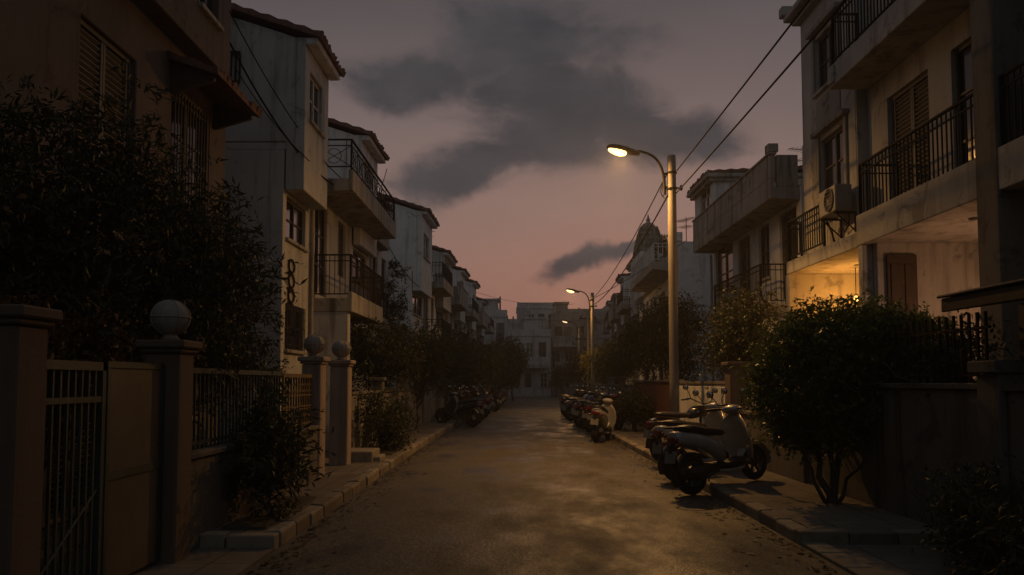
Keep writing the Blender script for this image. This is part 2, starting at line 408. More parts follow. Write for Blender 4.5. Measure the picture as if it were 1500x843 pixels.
def strip(name, inner, outer, y0, y1, z, mat, step=1., cut0=0):
    mb = MB(); ys = [y0]
    while ys[-1] < y1-1e-6: ys.append(min(y1, ys[-1]+step))
    vs = []
    for y in ys: vs += [(inner(y), y, z), (outer(y), y, z), (inner(y), y, -.01), (outer(y), y, -.01)]
    fs = []
    for i in range(len(ys)-1):
        k = 4*i; fs += [(k, k+1, k+5, k+4), (k, k+4, k+6, k+2), (k+1, k+3, k+7, k+5)]
    fs += [(0, 2, 3, 1), tuple(4*(len(ys)-1)+q for q in (0, 1, 3, 2))]
    mb.add(vs, fs); return tag(mb.build(name, mat), kind='structure')
strip('pavement_left', lambda y: EL(y)-.17, lambda y: EL(y)-(1.0 if y < 14 else 1.6), 7.62, 74, .118, M['pave'])
strip('pavement_right', lambda y: ER(y)+.17, lambda y: ER(y)+1.75, 7.80, 74, .118, M['pave'])
strip('apron_left', lambda y: EL(y)-.01, lambda y: -5.0, -6, 7.44, .016, M['pave'])
strip('apron_right', lambda y: ER(y)+.22, lambda y: 9., -6, 7.60, .016, M['pave'])

def kerb(name, e, sgn, y0, y1, turn=None):
    mb = MB(); y = y0; r = random.Random(3 if sgn > 0 else 5)
    def stone(p0, p1, wd, h):
        d = (p1-p0); L = d.length; T = frame(p0, d, V((0,0,1)).cross(d)); g = .008 + r.random()*.012
        j = r.uniform(-.012, .012); c = .022
        wn = -sgn*1.0
        pr = [(0, -.03), (0, h-c), (c, h), (wd, h), (wd, -.03)]
        poly = [(j + q[0], q[1] + r.uniform(-.006, .006)) for q in pr]
        # profile across (b), extruded along a
        mb.prism([(b*(1 if sgn > 0 else 1)*(-sgn), cc) for b, cc in poly], g, L-g, 'x', T)
    while y < y1:
        L = .55 if y < 40 else 1.1
        p0, p1 = V((e(y), y, 0)), V((e(min(y+L, y1)), min(y+L, y1), 0))
        stone(p0, p1, .155, .132 + r.uniform(-.008, .008)); y += L
    if turn:
        x0, x1 = turn; x = x0; st = .5*(1 if x1 > x0 else -1)
        while (x1-x)*st > 0.05:
            xe = x+st if abs(x1-x) > .5 else x1
            a, b = min(x, xe), max(x, xe)
            mb.box(a+.01, b-.01, y0+r.uniform(0, .012), y0+.17, -.03, .128+r.uniform(-.008, .008)); x = xe
    return tag(mb.build(name, M['kerb'], bevel=.008), kind='structure')
kerb('kerb_left', EL, -1, 7.62, 74, None)
kerb('kerb_right', ER, 1, 7.80, 74, None)
mb = MB(); r = random.Random(8)
x = -2.13
while x > -3.05: mb.box(x-.44, x-.005, 7.45, 7.615, -.03, .13+r.uniform(-.01, .008)); x -= .45
x = 2.64
while x < 4.0: mb.box(x+.005, x+.45, 7.61, 7.79, -.03, .13+r.uniform(-.01, .008)); x += .455
tag(mb.build('kerb_end', M['kerb'], bevel=.01), kind='structure')
# flush edging stones beside the near right apron
mb = MB(); y = 0.
while y < 7.55: mb.box(2.652, 2.86, y+.008, y+.54, -.03, .036+r.uniform(-.004, .004)); y += .55
tag(mb.build('edging_right', M['kerb'], bevel=.008), kind='structure')
# planting bed and doorstep on the left pavement
mb = MB(); mb.box(-2.74, -2.32, 7.75, 9.9, .05, .145); tag(mb.build('soil_bed', M['soil'], bevel=.03), kind='structure')
mb = MB(); mb.box(-2.98, -2.42, 14.3, 15.1, .10, .30); mb.box(-2.42, -2.30, 14.4, 15.0, .10, .20); tag(mb.build('doorstep', M['kerb'], bevel=.015), kind='structure')
mb = MB(); mb.box(-2.95, -2.25, 15.6, 17.6, .05, .15); tag(mb.build('shrub_bed', M['soil'], bevel=.03), kind='structure')
# ------------------------------------------------------------------ building pieces (all in a local frame: a along the wall, b outward, c up)
def window(root, T, a0, a1, c0, c1, b=-.12, kind='sash', mat=None, r=rnd):
    mat = mat or M['frame_dark']; f = MB(T); w = .055; d = .05
    f.box(a0+.004, a0+w, b, b+d, c0+.004, c1-.004); f.box(a1-w, a1-.004, b, b+d, c0+.004, c1-.004)
    f.box(a0+w, a1-w, b, b+d, c0+.004, c0+w); f.box(a0+w, a1-w, b, b+d, c1-w, c1-.004)
    am = (a0+a1)/2
    name = 'balcony_door' if kind in ('door', 'doorshut') else 'window'
    if kind in ('shut', 'doorshut'):
        for q0, q1 in ((a0+w, am-.006), (am+.006, a1-w)):
            f.box(q0, q0+.05, b-.02, b+.035, c0+w, c1-w); f.box(q1-.05, q1, b-.02, b+.035, c0+w, c1-w)
            n = max(6, int((c1-c0)/.075))
            for i in range(n):
                z = c0+w+(c1-c0-2*w)*(i+.5)/n
                f.add([(q0+.05,b-.01,z-.03),(q1-.05,b-.01,z-.03),(q1-.05,b+.025,z+.0),(q0+.05,b+.025,z+.0),(q0+.05,b-.01,z-.018),(q1-.05,b-.01,z-.018),(q1-.05,b+.025,z+.012),(q0+.05,b+.025,z+.012)],
                      [(0,1,2,3),(4,7,6,5),(0,4,5,1),(2,6,7,3),(0,3,7,4),(1,5,6,2)])
        o = f.build(name, M['shutter'], root)
        MB(T).box(a0+.02, a1-.02, b-.05, b-.025, c0+.02, c1-.02).build('pane', M['glass'], o)
        return o
    f.box(am-.035, am+.035, b+.003, b+d+.008, c0+w, c1-w)
    nz = 2 if (c1-c0) < 1.5 else 3
    for i in range(1, nz):
        z = c0+(c1-c0)*i/nz
        f.box(a0+w, am-.035, b+.01, b+d-.008, z-.018, z+.018); f.box(am+.035, a1-w, b+.01, b+d-.008, z-.018, z+.018)
    if kind == 'grille':
        n = int((a1-a0)/.11)
        for i in range(n+1):
            x = a0+.02+(a1-a0-.04)*i/n; f.box(x-.008, x+.008, b+.15, b+.166, c0, c1)
        for z in (c0+.1, (c0+c1)/2, c1-.1): f.box(a0, a1, b+.143, b+.15, z-.012, z+.012)
    o = f.build(name, mat, root)
    MB(T).box(a0+w-.005, a1-w+.005, b+.012, b+.022, c0+w-.005, c1-w+.005).build('pane', M['curtain'] if (int(a0*13+c0*7) % 4 == 0) else M['glass'], o)
    if kind in ('sash', 'shut', 'grille'):
        MB(T).box(a0-.06, a1+.06, b+.06, .07, c0-.07, c0-.004).build('sill', M['fascia'], o, bevel=.006)
    return o

def front(root, T, a0, a1, c0, c1, t, ops, mb, b=0., far=False):
    """wall with openings added to mb; a window or door part for each opening"""
    mb2 = mb
    mb2.panel(a0, a1, c0, c1, t, [o[:4] for o in ops], b)
    for o in ops:
        if len(o) > 4 and o[4]:
            T2 = T @ Matrix.Translation((0, b, 0))
            window(root, T2, *o[:4], kind=o[4], mat=(o[5] if len(o) > 5 else None))

def railing(parent, T, pts, h, sp=.11, bar=.012, mat=None, style='bars', name='railing'):
    f = MB(T); pts = [V(p) for p in pts]
    for p, q in zip(pts[:-1], pts[1:]):
        d = q-p; L = d.length; R = frame(p, d, V((0,0,1)).cross(d)) if L > 0 else Matrix()
        dz = 0
        f.box(-.02, L+.02, -.022, .022, h-.03, h, R); f.box(0, L, -.014, .014, .08, .105, R); f.box(0, L, -.012, .012, h-.16, h-.14, R)
        n = max(2, int(L/sp))
        for i in range(n+1):
            x = L*i/n
            if style == 'bars' or i % 6 == 0: f.box(x-bar/2, x+bar/2, -bar/2, bar/2, .105, h-.03, R)
        if style == 'cross':
            k = max(1, int(L/.66)); s = L/k
            for i in range(k):
                x0, x1 = i*s, (i+1)*s
                for (u0, u1) in ((x0, x1), (x1, x0)): f.tube([(u0, 0, .1), (u1, 0, h-.15)], bar*.65, 5, R)
                f.tube([(x0+s/2+.17*math.cos(t*PI/5), 0, .1+(h-.25)/2+.17*math.sin(t*PI/5)) for t in range(11)], bar*.6, 5, R)
        for x in (0, L): f.box(x-.02, x+.02, -.02, .02, 0, h, R)
    return f.build(name, mat or M['iron'], parent)

def tile_roof(parent, T, a0, a1, b0, b1, c0, slope, mat=None, name='roof', pitch=.21):
    """b0 = eave (outer), b1 = inner/top edge; rises inwards"""
    f = MB(T); na = max(4, int((a1-a0)/pitch)*6); L = abs(b1-b0); nb = max(2, int(L/.34))*2
    vs, fs = [], []
    r = random.Random(int(a0*100+b0*37))
    jit = [r.uniform(-.02, .02) for _ in range(na+1)]
    for j in range(nb+1):
        t = j/nb; k = j//2; b = b0+(b1-b0)*t
        step = .035 if j % 2 == 0 else .0
        for i in range(na+1):
            a = a0+(a1-a0)*i/na
            z = c0+slope*L*t+step+.055*abs(math.cos(PI*i/6))
            vs.append((a, b+(jit[(i//3)*3]*2 if j == 0 else 0), z+jit[(i//6)*6]*.4))
    n1 = len(vs)
    for j in range(nb):
        for i in range(na): fs.append((j*(na+1)+i, j*(na+1)+i+1, (j+1)*(na+1)+i+1, (j+1)*(na+1)+i))
    for i in range(na+1): vs.append((a0+(a1-a0)*i/na, b0+.02*(1 if b1 > b0 else -1), c0-.03))
    for i in range(na+1): vs.append((a0+(a1-a0)*i/na, b1, c0+slope*L-.03))
    for i in range(na):
        fs += [(i, n1+i, n1+i+1, i+1), (n1+i, n1+na+1+i, n1+na+2+i, n1+i+1), (nb*(na+1)+i, nb*(na+1)+i+1, n1+na+2+i, n1+na+1+i)]
    for e, s in ((0, n1), (na, n1+na)):
        fs.append(tuple([j*(na+1)+e for j in range(nb+1)] + [n1+na+1+e, n1+e]))
    f.add(vs, fs)
    return f.build(name, mat or M['tile'], parent)

def antenna(loc, h, label, rz=0., group=None, seed=0):
    r = random.Random(seed)
    t = thing('tv_antenna', label, 'antenna', loc, group)
    f = MB(Matrix.Translation(loc) @ Matrix.Rotation(rz, 4, 'Z'))
    f.tube([(0,0,0), (0,0,h)], .018, 6); f.build('mast', M['iron'], t)
    f = MB(Matrix.Translation(loc) @ Matrix.Rotation(rz, 4, 'Z'))
    f.tube([(-.55,0,h-.1), (.6,0,h-.1)], .011, 5)
    for i in range(9):
        x = -.5+i*.13; l = .16+.022*i; f.tube([(x,-l,h-.1), (x,l,h-.1)], .007, 4)
    f.tube([(-.3,0,h-.42), (.35,0,h-.38)], .010, 5)
    for i in range(5): f.tube([(-.28+i*.15,-.3,h-.41), (-.28+i*.15,.3,h-.4)], .007, 4)
    f.build('aerial', M['iron'], t); return t

def water_tank(loc, label, group=None, r=.45, h=.9):
    t = thing('water_tank', label, 'water tank', loc, group); T = Matrix.Translation(loc)
    f = MB(T); 
    for s in (-1, 1): f.box(-.4, .4, s*.25-.03, s*.25+.03, 0, .12)
    f.build('stand', M['iron'], t)
    f = MB(T); f.lathe([(r*.96,.12),(r,.16),(r,.12+h*.45),(r*1.03,.12+h*.47),(r*1.03,.12+h*.5),(r,.12+h*.52),(r,.1+h),(r*.7,.16+h),(r*.3,.2+h),(r*.3,.27+h),(.02,.28+h)], 18)
    f.build('body', M['ac'], t); return t

# a terraced house: body with two balconies and a roof terrace, and a stair tower that rises above it
def row_house(o, u, n, W, label, group, tower=(0, 1.9), tb=.4, wall='grey_wall', twall=None, roof='tile', bal=(2.2, None), bal2=(2.2, None), depth=7.,
              style='bars', slope=.33, seed=0, eave=8.3, over=5.25, lev=6.05, bal_d=.9, far=False, low=True, upper_solid=False, cat='house', deep=4.):
    r = random.Random(seed); T = frame(o, u, n); t0, t1 = tower; W1 = W
    root = thing('terraced_house', label, cat, V(o), group)
    wm, tm = M[wall], M[twall or wall]
    body0, body1 = (t1, W) if t0 < W/2 else (0, t0)
    b0, b1 = bal; b1 = b1 or body1-.05
    l0, l1 = bal2; l1 = l1 or body1-.4
    mb = MB(T); ops = []
    # tower low windows
    tc_ = (t0+t1)/2; tw = (t1-t0)
    ops += [(t0+.22, t1-.22, 4.35, over-.06, 'sash'), (t0+.25, t1-.3, 2.15, 3.05, 'grille')]
    bw = body1-body0; nd_ = 3 if bw > 5.2 else 2
    for i in range(nd_):
        c = body0+bw*(i+.5)/nd_
        dw = .62 if i % 2 == 0 else .45
        ops.append((c-dw, c+dw, 3.5, 5.62, r.choice(['door', 'doorshut', 'door'])) if i % 2 == 0 else (c-dw, c+dw, 4.2, 5.6, r.choice(['shut', 'sash'])))
    for i in range(nd_):
        c = body0+bw*(i+.5)/nd_
        ops.append((c-.5, c+.5, .02, 2.2, 'doorshut') if i == 0 else (c-.5, c+.5, 1.0, 2.2, 'grille'))
    front(root, T, 0, W, 0, lev, .28, ops, mb)
    for a in (0, W-.25): mb.box(a, a+.25, -depth, -.28, 0, lev)
    mb.box(.25, W-.25, -depth, -depth+.25, 0, lev)
    mb.box(-.0, W, -depth-.03, .03, lev, lev+.14)
    # parapet at the back and between neighbours
    for a in (body0, body1-.14):
        mb.box(a, a+.14, -depth, -.1, lev+.14, lev+.95)
    mb.build('wall', wm, root, bevel=0 if far else .012)
    # tower
    mb = MB(T)
    front(root, T, t0, t1, over, eave, .2, [(t0+tw*.18, t1-tw*.28, 6.75, 7.75, 'sash', M['frame_white'])], mb, tb)
    for a in (t0, t1-.2):
        if tb > .25: mb.box(a, a+.2, .032, tb-.2, over, lev+.16)
        mb.prism([(tb-.2, lev+.16), (tb-.2, eave), (-deep, eave+slope*(deep+tb-.2)), (-deep, lev+.16)], a, a+.2, 'x')
    if tb > .25: mb.box(t0+.2, t1-.2, .032, tb-.2, over, over+.12)
    mb.box(t0+.2, t1-.2, -deep, -deep+.2, lev+.16, eave+slope*deep)
    mb.build('stair_tower', tm, root, bevel=0 if far else .012)
    if roof == 'tile':
        tile_roof(root, T, t0-.12, t1+.12, tb+.33, -deep-.1, eave+.02-slope*.13, slope)
        MB(T).box(t0-.04, t1+.04, tb+.003, tb+.24, eave-.16, eave-.02).build('cornice', M['pale_wall'], root, bevel=.02)
    else:
        mb = MB(T); mb.box(t0-.18, t1+.18, -deep-.2, tb+.24, eave+.02, eave+.14); mb.box(t0-.1, t1+.1, -deep-.1, tb+.14, eave-.09, eave+.018)
        mb.build('cornice', M['fascia'], root, bevel=.02)
        tile_roof(root, T, t0-.16, t1+.16, tb+.23, -deep-.15, eave+.15, .05)
    # balconies
    mb = MB(T); mb.prism([(.004,lev-.32),(bal_d,lev-.32+.03),(bal_d,lev+.18),(bal_d-.1,lev+.18),(bal_d-.1,lev-.02),(.004,lev-.02)], b0, b1, 'x')
    ub = mb.build('balcony', M['fascia'], root, bevel=.01)
    if upper_solid:
        mb = MB(T); mb.box(b0+.003, b1-.003, bal_d-.13, bal_d-.003, lev+.183, lev+.72); mb.box(b0-.02, b1+.02, bal_d-.16, bal_d+.03, lev+.723, lev+.78)
        for a in (b0, b1-.13): mb.box(a+.003, a+.13, .03, bal_d-.163, lev-.018, lev+.72)
        mb.box(b0-.025, b0+.24, bal_d-.2, bal_d+.035, lev+.783, lev+.98)
        mb.build('parapet', M['fascia'], ub, bevel=.01)
    else:
        railing(ub, T, [(b0+.04, .06, lev+.16), (b0+.04, bal_d-.05, lev+.16), (b1-.04, bal_d-.05, lev+.16), (b1-.04, .06, lev+.16)], .72, .14 if far else .11, .02 if far else .014, M['rust_iron'], style)
    if low:
        mb = MB(T); mb.prism([(.004,3.06),(bal_d,3.06),(bal_d,3.5),(bal_d-.1,3.5),(bal_d-.1,3.36),(.004,3.36)], l0, l1, 'x')
        lb = mb.build('balcony', M['fascia'], root, bevel=.01)
        railing(lb, T, [(l0+.04, .03, 3.36), (l0+.04, bal_d-.05, 3.36), (l1-.04, bal_d-.05, 3.36), (l1-.04, .03, 3.36)], .98, .14 if far else .11, .02 if far else .014, M['rust_iron'])
        mb = MB(T); mb.box(l0+.02, l0+.3, .006, bal_d-.1, 0, 3.055); mb.build('pier', wm, root)
    # drainpipe
    MB(T).tube([(t1+.12, .06, .1), (t1+.12, .06, lev-.33)], .045, 8).build('drainpipe', M['fascia'], root)
    return root

GL, GR = 'terraced houses along the left of the street', 'terraced houses along the right of the street'
def place_left(y0, y1):
    x0, x1 = EL(y0)-2.36, EL(y1)-2.36; d = V((x1-x0, y1-y0, 0)); return (x0, y0, 0), d, V((-d.y, d.x, 0))*-1, d.length
def place_right(y0, y1, off=4.0):
    x0, x1 = ER(y0)+off, ER(y1)+off; d = V((x1-x0, y1-y0, 0)); return (x0, y0, 0), d, V((-d.y, d.x, 0)), d.length

LH = [  # y0, y1, tower, wall, style, seed, label, solid
 (15.8, 22.15, (0,1.9), 'grey_wall', 'cross', 1, 'tall grey house with blank side wall, tiled corner tower and two balconies', False),
 (22.2, 28.1, (0,2.4), 'pale_wall', 'bars', 2, 'pale house with small tiled tower rising behind the first railed roof terrace on the left', False),
 (33.4, 40.95, (0,3.2), 'white_wall', 'bars', 3, 'whitish gabled house, its blank side wall crossed by hanging cables above the trees', True),
 (41.0, 49.4, (0,3.6), 'grey_wall', 'bars', 4, 'grey house with tiled tower, third gabled tower from the grey blank-walled house', True),
 (49.5, 57.5, (0,3.0), 'white_wall', 'bars', 5, 'small far white house before the last two houses on the left row', True),
 (57.6, 65.5, (0,3.0), 'pale_wall', 'bars', 6, 'far pale house, last but one before the cross street on the left', True),
 (65.6, 73.0, (0,3.0), 'grey_wall', 'bars', 7, 'farthest house of the left row, at the corner of the cross street', True)]
for i, (y0, y1, tw, wl, st, sd_, lb, so) in enumerate(LH):
    o, d, n, L = place_left(y0, y1)
    if i == 0:
        row_house(o, d, n, L, lb, GL, tw, .4, wl, None, 'tile', (2.2, L+2.1), (2.25, L-.1), 8., st, seed=sd_)
        T = frame(o, d, n); mb = MB(T)
        mb.box(-.035, -.003, -1.35, -.9, 7.35, 7.42); mb.box(-.035, -.003, -1.35, -.9, 7.95, 8.02)
        for q in range(6): mb.box(-.03, -.006, -1.34+q*.085, -1.31+q*.085, 7.42, 7.95)
        h = [x for x in COL.objects if x.get('label') == lb][0]
        mb.build('vent_grille', M['rust_iron'], h)
        mb = MB(T)
        for q in range(3):
            z = 3.22+q*.3; mb.tube([(.55+.2*math.cos(w_), .03, z+.13*math.sin(w_)) for w_ in [PI*2*e/14 for e in range(15)]], .022, 6); mb.box(.35, .75, .003, .03, z-.16, z-.14)
        mb.build('wall_ornament', M['rust_iron'], h)
    elif i == 1:
        h = row_house(o, d, n, L, lb, GL, tw, .25, wl, None, 'tile', (tw[1]+.1, L-1.7), (tw[1]+.1, L-1.7), 7., st, seed=sd_, bal_d=.32)
        T = frame(o, d, n); mb = MB(T); mb.box(4.3, 6., -3, -.12, 6.2, 7.5); mb.build('roof_hut', M['grey_wall'], h); tile_roof(h, T, 4.15, 6.15, .12, -3.1, 7.46, .2)
    else:
        row_house(o, d, n, L, lb, GL, tw, .4, wl, None, 'tile', (tw[1]+.2, None), (tw[1]+.2, None), 7., st, seed=sd_, far=True, upper_solid=so and i % 2 == 1, eave=8.3+.25*((i*7) % 3-1))

RH = [
 (18.5, 26.6, 'pale_wall', 11, 'white house with solid parapet balcony, next beyond the house with lit porches', (5.6, 8.1)),
 (44.8, 52.0, 'grey_wall', 13, 'grey far house just beyond the house with the dark stepped turret', (0, 2.6)),
 (52.1, 59.0, 'pale_wall', 14, 'far pale house beyond the street lamp of the second pole, right row', (0, 3.0)),
 (59.1, 66.0, 'white_wall', 15, 'far white house, last but one of the right row', (0, 3.0)),
 (66.1, 73.0, 'grey_wall', 16, 'farthest house of the right row, at the corner of the cross street', (0, 3.0))]
for i, (y0, y1, wl, sd_, lb, tw) in enumerate(RH):
    o, d, n, L = place_right(y0, y1, 3.95 if i == 0 else 4.1)
    if i == 0:
        row_house(o, d, n, L, lb, GR, (5.6, L), .6, wl, None, 'flat', (.05, 8.08), (1.0, 5.55), 8., 'bars', 0., sd_, 7.55, 6.06, 6.0, .68, upper_solid=True)
    else:
        row_house(o, d, n, L, lb, GR, tw, .4, wl, None, 'flat' if i % 2 else 'tile', (tw[1]+.2, None), (tw[1]+.2, None), 7., 'bars', .1, sd_, eave=7.7+.3*(i % 3), far=True, upper_solid=i % 2 == 0)

# house with the stepped turret (right row)
o, d, n, L = place_right(32.4, 44.6, 3.9); T = frame(o, d, n)
h = thing('terraced_house', 'weathered white house crowned by a dark green stepped turret with finials', 'house', V(o), GR)
mb = MB(T)
ops = [(1.0,2.1,3.5,5.5,'door'), (3.3,4.5,4.2,5.5,'sash'), (5.8,6.9,3.5,5.5,'doorshut'), (8.6,9.4,4.4,5.6,'sash'), (9.9,10.6,4.4,5.6,'sash'), (1.,2.2,.9,2.2,'grille'), (4,5.2,.02,2.2,'doorshut'), (8.7,10,.9,2.2,'grille')]
front(h, T, 0, L, 0, 6.3, .28, ops, mb)
for a in (0, L-.25): mb.box(a, a+.25, -7, -.28, 0, 6.3)
mb.box(.25, L-.25, -7, -6.75, 0, 6.3); mb.box(0, L, -7.03, .05, 6.3, 6.45)
mb.box(.0, 7.9, -.16, .0, 6.453, 7.1); mb.box(-.03, 7.93, -.2, .04, 7.103, 7.18)
mb.box(.0, .16, -5, -.163, 6.453, 7.1)
for a in (0.1, 2.6, 5.2, 7.6): mb.box(a, a+.25, -.22, .06, 7.183, 7.5)
mb.build('wall', M['pale_wall'], h, bevel=.012)
mb = MB(T); front(h, T, 8.0, L, 6.453, 8.0, .2, [(8.8, 9.5, 6.75, 7.6, 'sash')], mb, .45)
for a in (8.0, L-.2): mb.box(a, a+.2, -2.6, .25, 6.453, 8.0)
mb.box(8.2, L-.2, -2.6, -2.4, 6.453, 8.0); mb.box(8.0, L, .053, .25, 5.9, 6.45); mb.build('turret_base', M['pale_wall'], h, bevel=.012)
mb = MB(T); rr = random.Random(3)
lo = [(.72, 8.0, .22), (.67, 8.22, .32), (.62, 8.54, .31), (.56, 8.85, .29), (.49, 9.14, .27), (.41, 9.41, .24)]
ac, bc = 10.9, -.35
for k, (s, z, hh) in enumerate(lo):
    mb.box(ac-s, ac+s, bc-s, bc+s, z+.003, z+hh*.68); mb.box(ac-s-.06, ac+s+.06, bc-s-.06, bc+s+.06, z+hh*.68+.003, z+hh)
    if k:
        for q in range(5):
            x = -s+2*s*q/4
            for (px_, py_) in ((ac+x, bc+s), (ac+x, bc-s), (ac-s, bc+x), (ac+s, bc+x)):
                mb.lathe([(.06, z+hh*.2), (.09, z+hh*.5), (.07, z+hh*.9), (.04, z+hh*1.15), (.01, z+hh*1.45)], 7, Matrix.Translation((px_, py_, 0)))
mb.lathe([(.36,9.64),(.42,9.74),(.30,9.9),(.14,9.98),(.08,10.06),(.13,10.13),(.07,10.22),(.015,10.45)], 14, Matrix.Translation((ac, bc, 0)))
mb.build('turret', M['temple'], h)
mb = MB(T); mb.prism([(.054,5.9),(1.0,6.0),(1.0,6.3),(.054,6.3)], .0, 7.9, 'x'); ub = mb.build('balcony', M['fascia'], h)
railing(ub, T, [(.05,.06,6.3),(.05,.94,6.3),(7.85,.94,6.3)], .75, .16, .03, M['pale_wall'])
mb = MB(T); mb.box(.4, 7.2, .005, .8, 3.1, 3.42); lb_ = mb.build('balcony', M['fascia'], h); railing(lb_, T, [(.45,.03,3.42),(.45,.75,3.42),(7.15,.75,3.42)], .9, .16, .02)
mb = MB(T)
for k, (a, b, s) in enumerate(((.5,-.6,.8),(1.4,-.5,.6),(.9,-1.1,.7))): mb.lathe([(.16,6.45),(.2,6.8),(.22,6.85),(.02,6.86)], 10, Matrix.Translation((a, b, 0)))
mb.build('roof_pot', M['pot'], h)

# ------------------------------------------------------------------ near left house (pink render)
T = frame((-4.8,0,0), (0,1,0), (1,0,0))
h = thing('house', 'nearest house on the left in pinkish render with red tiled window hood, behind the tree', 'house', (-4.8, 6, 0))
mb = MB(T)
front(h, T, -6., 13.5, 0, 6.3, .3, [(8.9,10.25,3.3,5.6,'doorshut'), (11.35,12.7,3.9,5.65,'grille'), (5.2,6.6,3.3,5.4,'doorshut'), (8.6,9.7,.05,2.2,'doorshut'), (11.2,12.4,1.0,2.2,'grille')], mb)  # wall lengthened unseen behind the camera to block sky light on the foreground
for a in (-6., 13.25): mb.box(a, a+.25, -9, -.3, 0, 6.3)
mb.box(-5.75, 13.25, -9, -8.75, 0, 6.3)
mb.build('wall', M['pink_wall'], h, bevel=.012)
mb = MB(T)
front(h, T, -6., 12.8, 6.303, 9.4, .25, [(11.5,12.25,6.95,8.2,'sash'), (8.0,9.2,6.6,8.6,'doorshut'), (4.5,5.7,6.6,8.6,'doorshut')], mb, .3)
mb.box(12.55, 12.8, -9, .05, 6.303, 9.4); mb.box(-6., -5.75, -9, .05, 6.303, 9.4); mb.box(-5.75, 12.55, .003, .05, 6.303, 6.45); mb.box(-5.75, 12.55, -9, -8.8, 6.303, 9.4)
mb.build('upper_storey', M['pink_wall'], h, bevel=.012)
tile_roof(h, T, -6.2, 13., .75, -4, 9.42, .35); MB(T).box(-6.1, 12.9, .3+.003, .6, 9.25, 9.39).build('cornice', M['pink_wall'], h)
# hood over the window, tiled, on brackets
mb = MB(T)
for a in (11.25, 12.9): MB(T).prism([(.004,5.55),(.05,5.55),(.62,5.72),(.62,5.78),(.004,5.98)], a, a+.07, 'x').build('bracket', M['door'], h)
tile_roof(h, T, 11.15, 13.05, .74, .004, 5.80, .32, name='window_hood')

# ------------------------------------------------------------------ near right house (balconies and lit porches); b = 6.3 - X
T = frame((6.3,0,0), (0,1,0), (-1,0,0))
h = thing('house', 'nearest house on the right with three storeys of balconies over two lit porches', 'house', (6.3, 10, 0))
mb = MB(T)
front(h, T, -6, 14.25, 4.203, 9.6, .28, [(12.15,13.5,4.206,6.25,'doorshut'), (10.15,11.5,4.206,6.25,'door'), (6.5,7.9,4.206,6.25,'doorshut'), (11.4,12.7,7.08,9.0,'door'), (8.2,9.4,7.08,9.0,'doorshut')], mb)  # this front too is drawn out unseen past the camera, cutting sky light
front(h, T, 14.3, 16.9, 4.003, 9.15, .28, [(15.0,16.1,7.25,8.35,'sash'), (14.75,15.95,5.1,6.25,'sash')], mb, .2)
mb.box(14.26, 14.3, -.28, .19, 4.203, 9.6); mb.box(16.65, 16.9, -8, -.085, 4.003, 9.15); mb.box(-6, 16.65, -8, -7.7, 0, 9.15)
mb.panel(-6, 16.9, 0, 3.69, .25, [(10.3,11.2,.02,2.1), (14.6,15.6,.02,2.1)], -1.1)
mb.box(-6, 16.9, -7.7, -.3, 9.2, 9.35)
mb.build('wall', M['cream_wall'], h, bevel=.012)
window(h, T @ Matrix.Translation((0,-1.1,0)), 10.3, 11.2, .02, 2.1, kind='doorshut'); window(h, T @ Matrix.Translation((0,-1.1,0)), 14.6, 15.6, .02, 2.1, kind='doorshut')
mb = MB(T); mb.box(14.1, 17.1, -.25, .5, 9.153, 9.28); mb.box(14.2, 17.0, -.2, .36, 9.04, 9.15); mb.box(16.98, 17.2, .2, .56, 9.283, 9.5); mb.build('cornice', M['fascia'], h, bevel=.02)
# window surrounds with weathered hoods on the tower
mb = MB(T)
for a0, a1, c0, c1 in ((15.0,16.1,7.25,8.35), (14.75,15.95,5.1,6.25)):
    mb.box(a0-.13, a0-.003, .203, .25, c0-.05, c1+.1); mb.box(a1+.003, a1+.13, .203, .25, c0-.05, c1+.1); mb.box(a0-.2, a1+.2, .203, .33, c1+.103, c1+.2)
mb.box(14.9, 16.1, .203, .225, 6.42, 7.08)
mb.build('window_surround', M['dim_wall'], h, bevel=.01)
# slabs (their undersides are the porch ceilings)
mb = MB(T); mb.prism([(-1.09,3.70),(.7,3.70),(.7,4.20),(.58,4.20),(.58,4.06),(-1.09,4.06)], -6, 13.2, 'x'); b1_ = mb.build('balcony', M['cream_wall'], h, bevel=.012)
railing(b1_, T, [(9.8,.64,4.06), (13.15,.64,4.06), (13.15,.03,4.06)], .98, .115, .018); railing(b1_, T, [(4.,.64,4.06), (9.28,.64,4.06)], .98, .115, .018)
mb = MB(T); mb.box(13.203, 17.05, -1.09, .55, 3.74, 4.0); b2_ = mb.build('balcony', M['cream_wall'], h, bevel=.012)
railing(b2_, T, [(15.1,.49,4.0), (17.0,.49,4.0), (17.0,.24,4.0)], .85, .115, .018)
mb = MB(T); mb.box(-6, 14.2, .004, .7, 6.66, 7.05); mb.box(13.9, 14.15, .703, .74, 6.7, 7.0); b3_ = mb.build('balcony', M['cream_wall'], h, bevel=.012)
railing(b3_, T, [(9.8,.64,7.05), (14.1,.64,7.05), (14.1,.22,7.05)], .95, .115, .018)
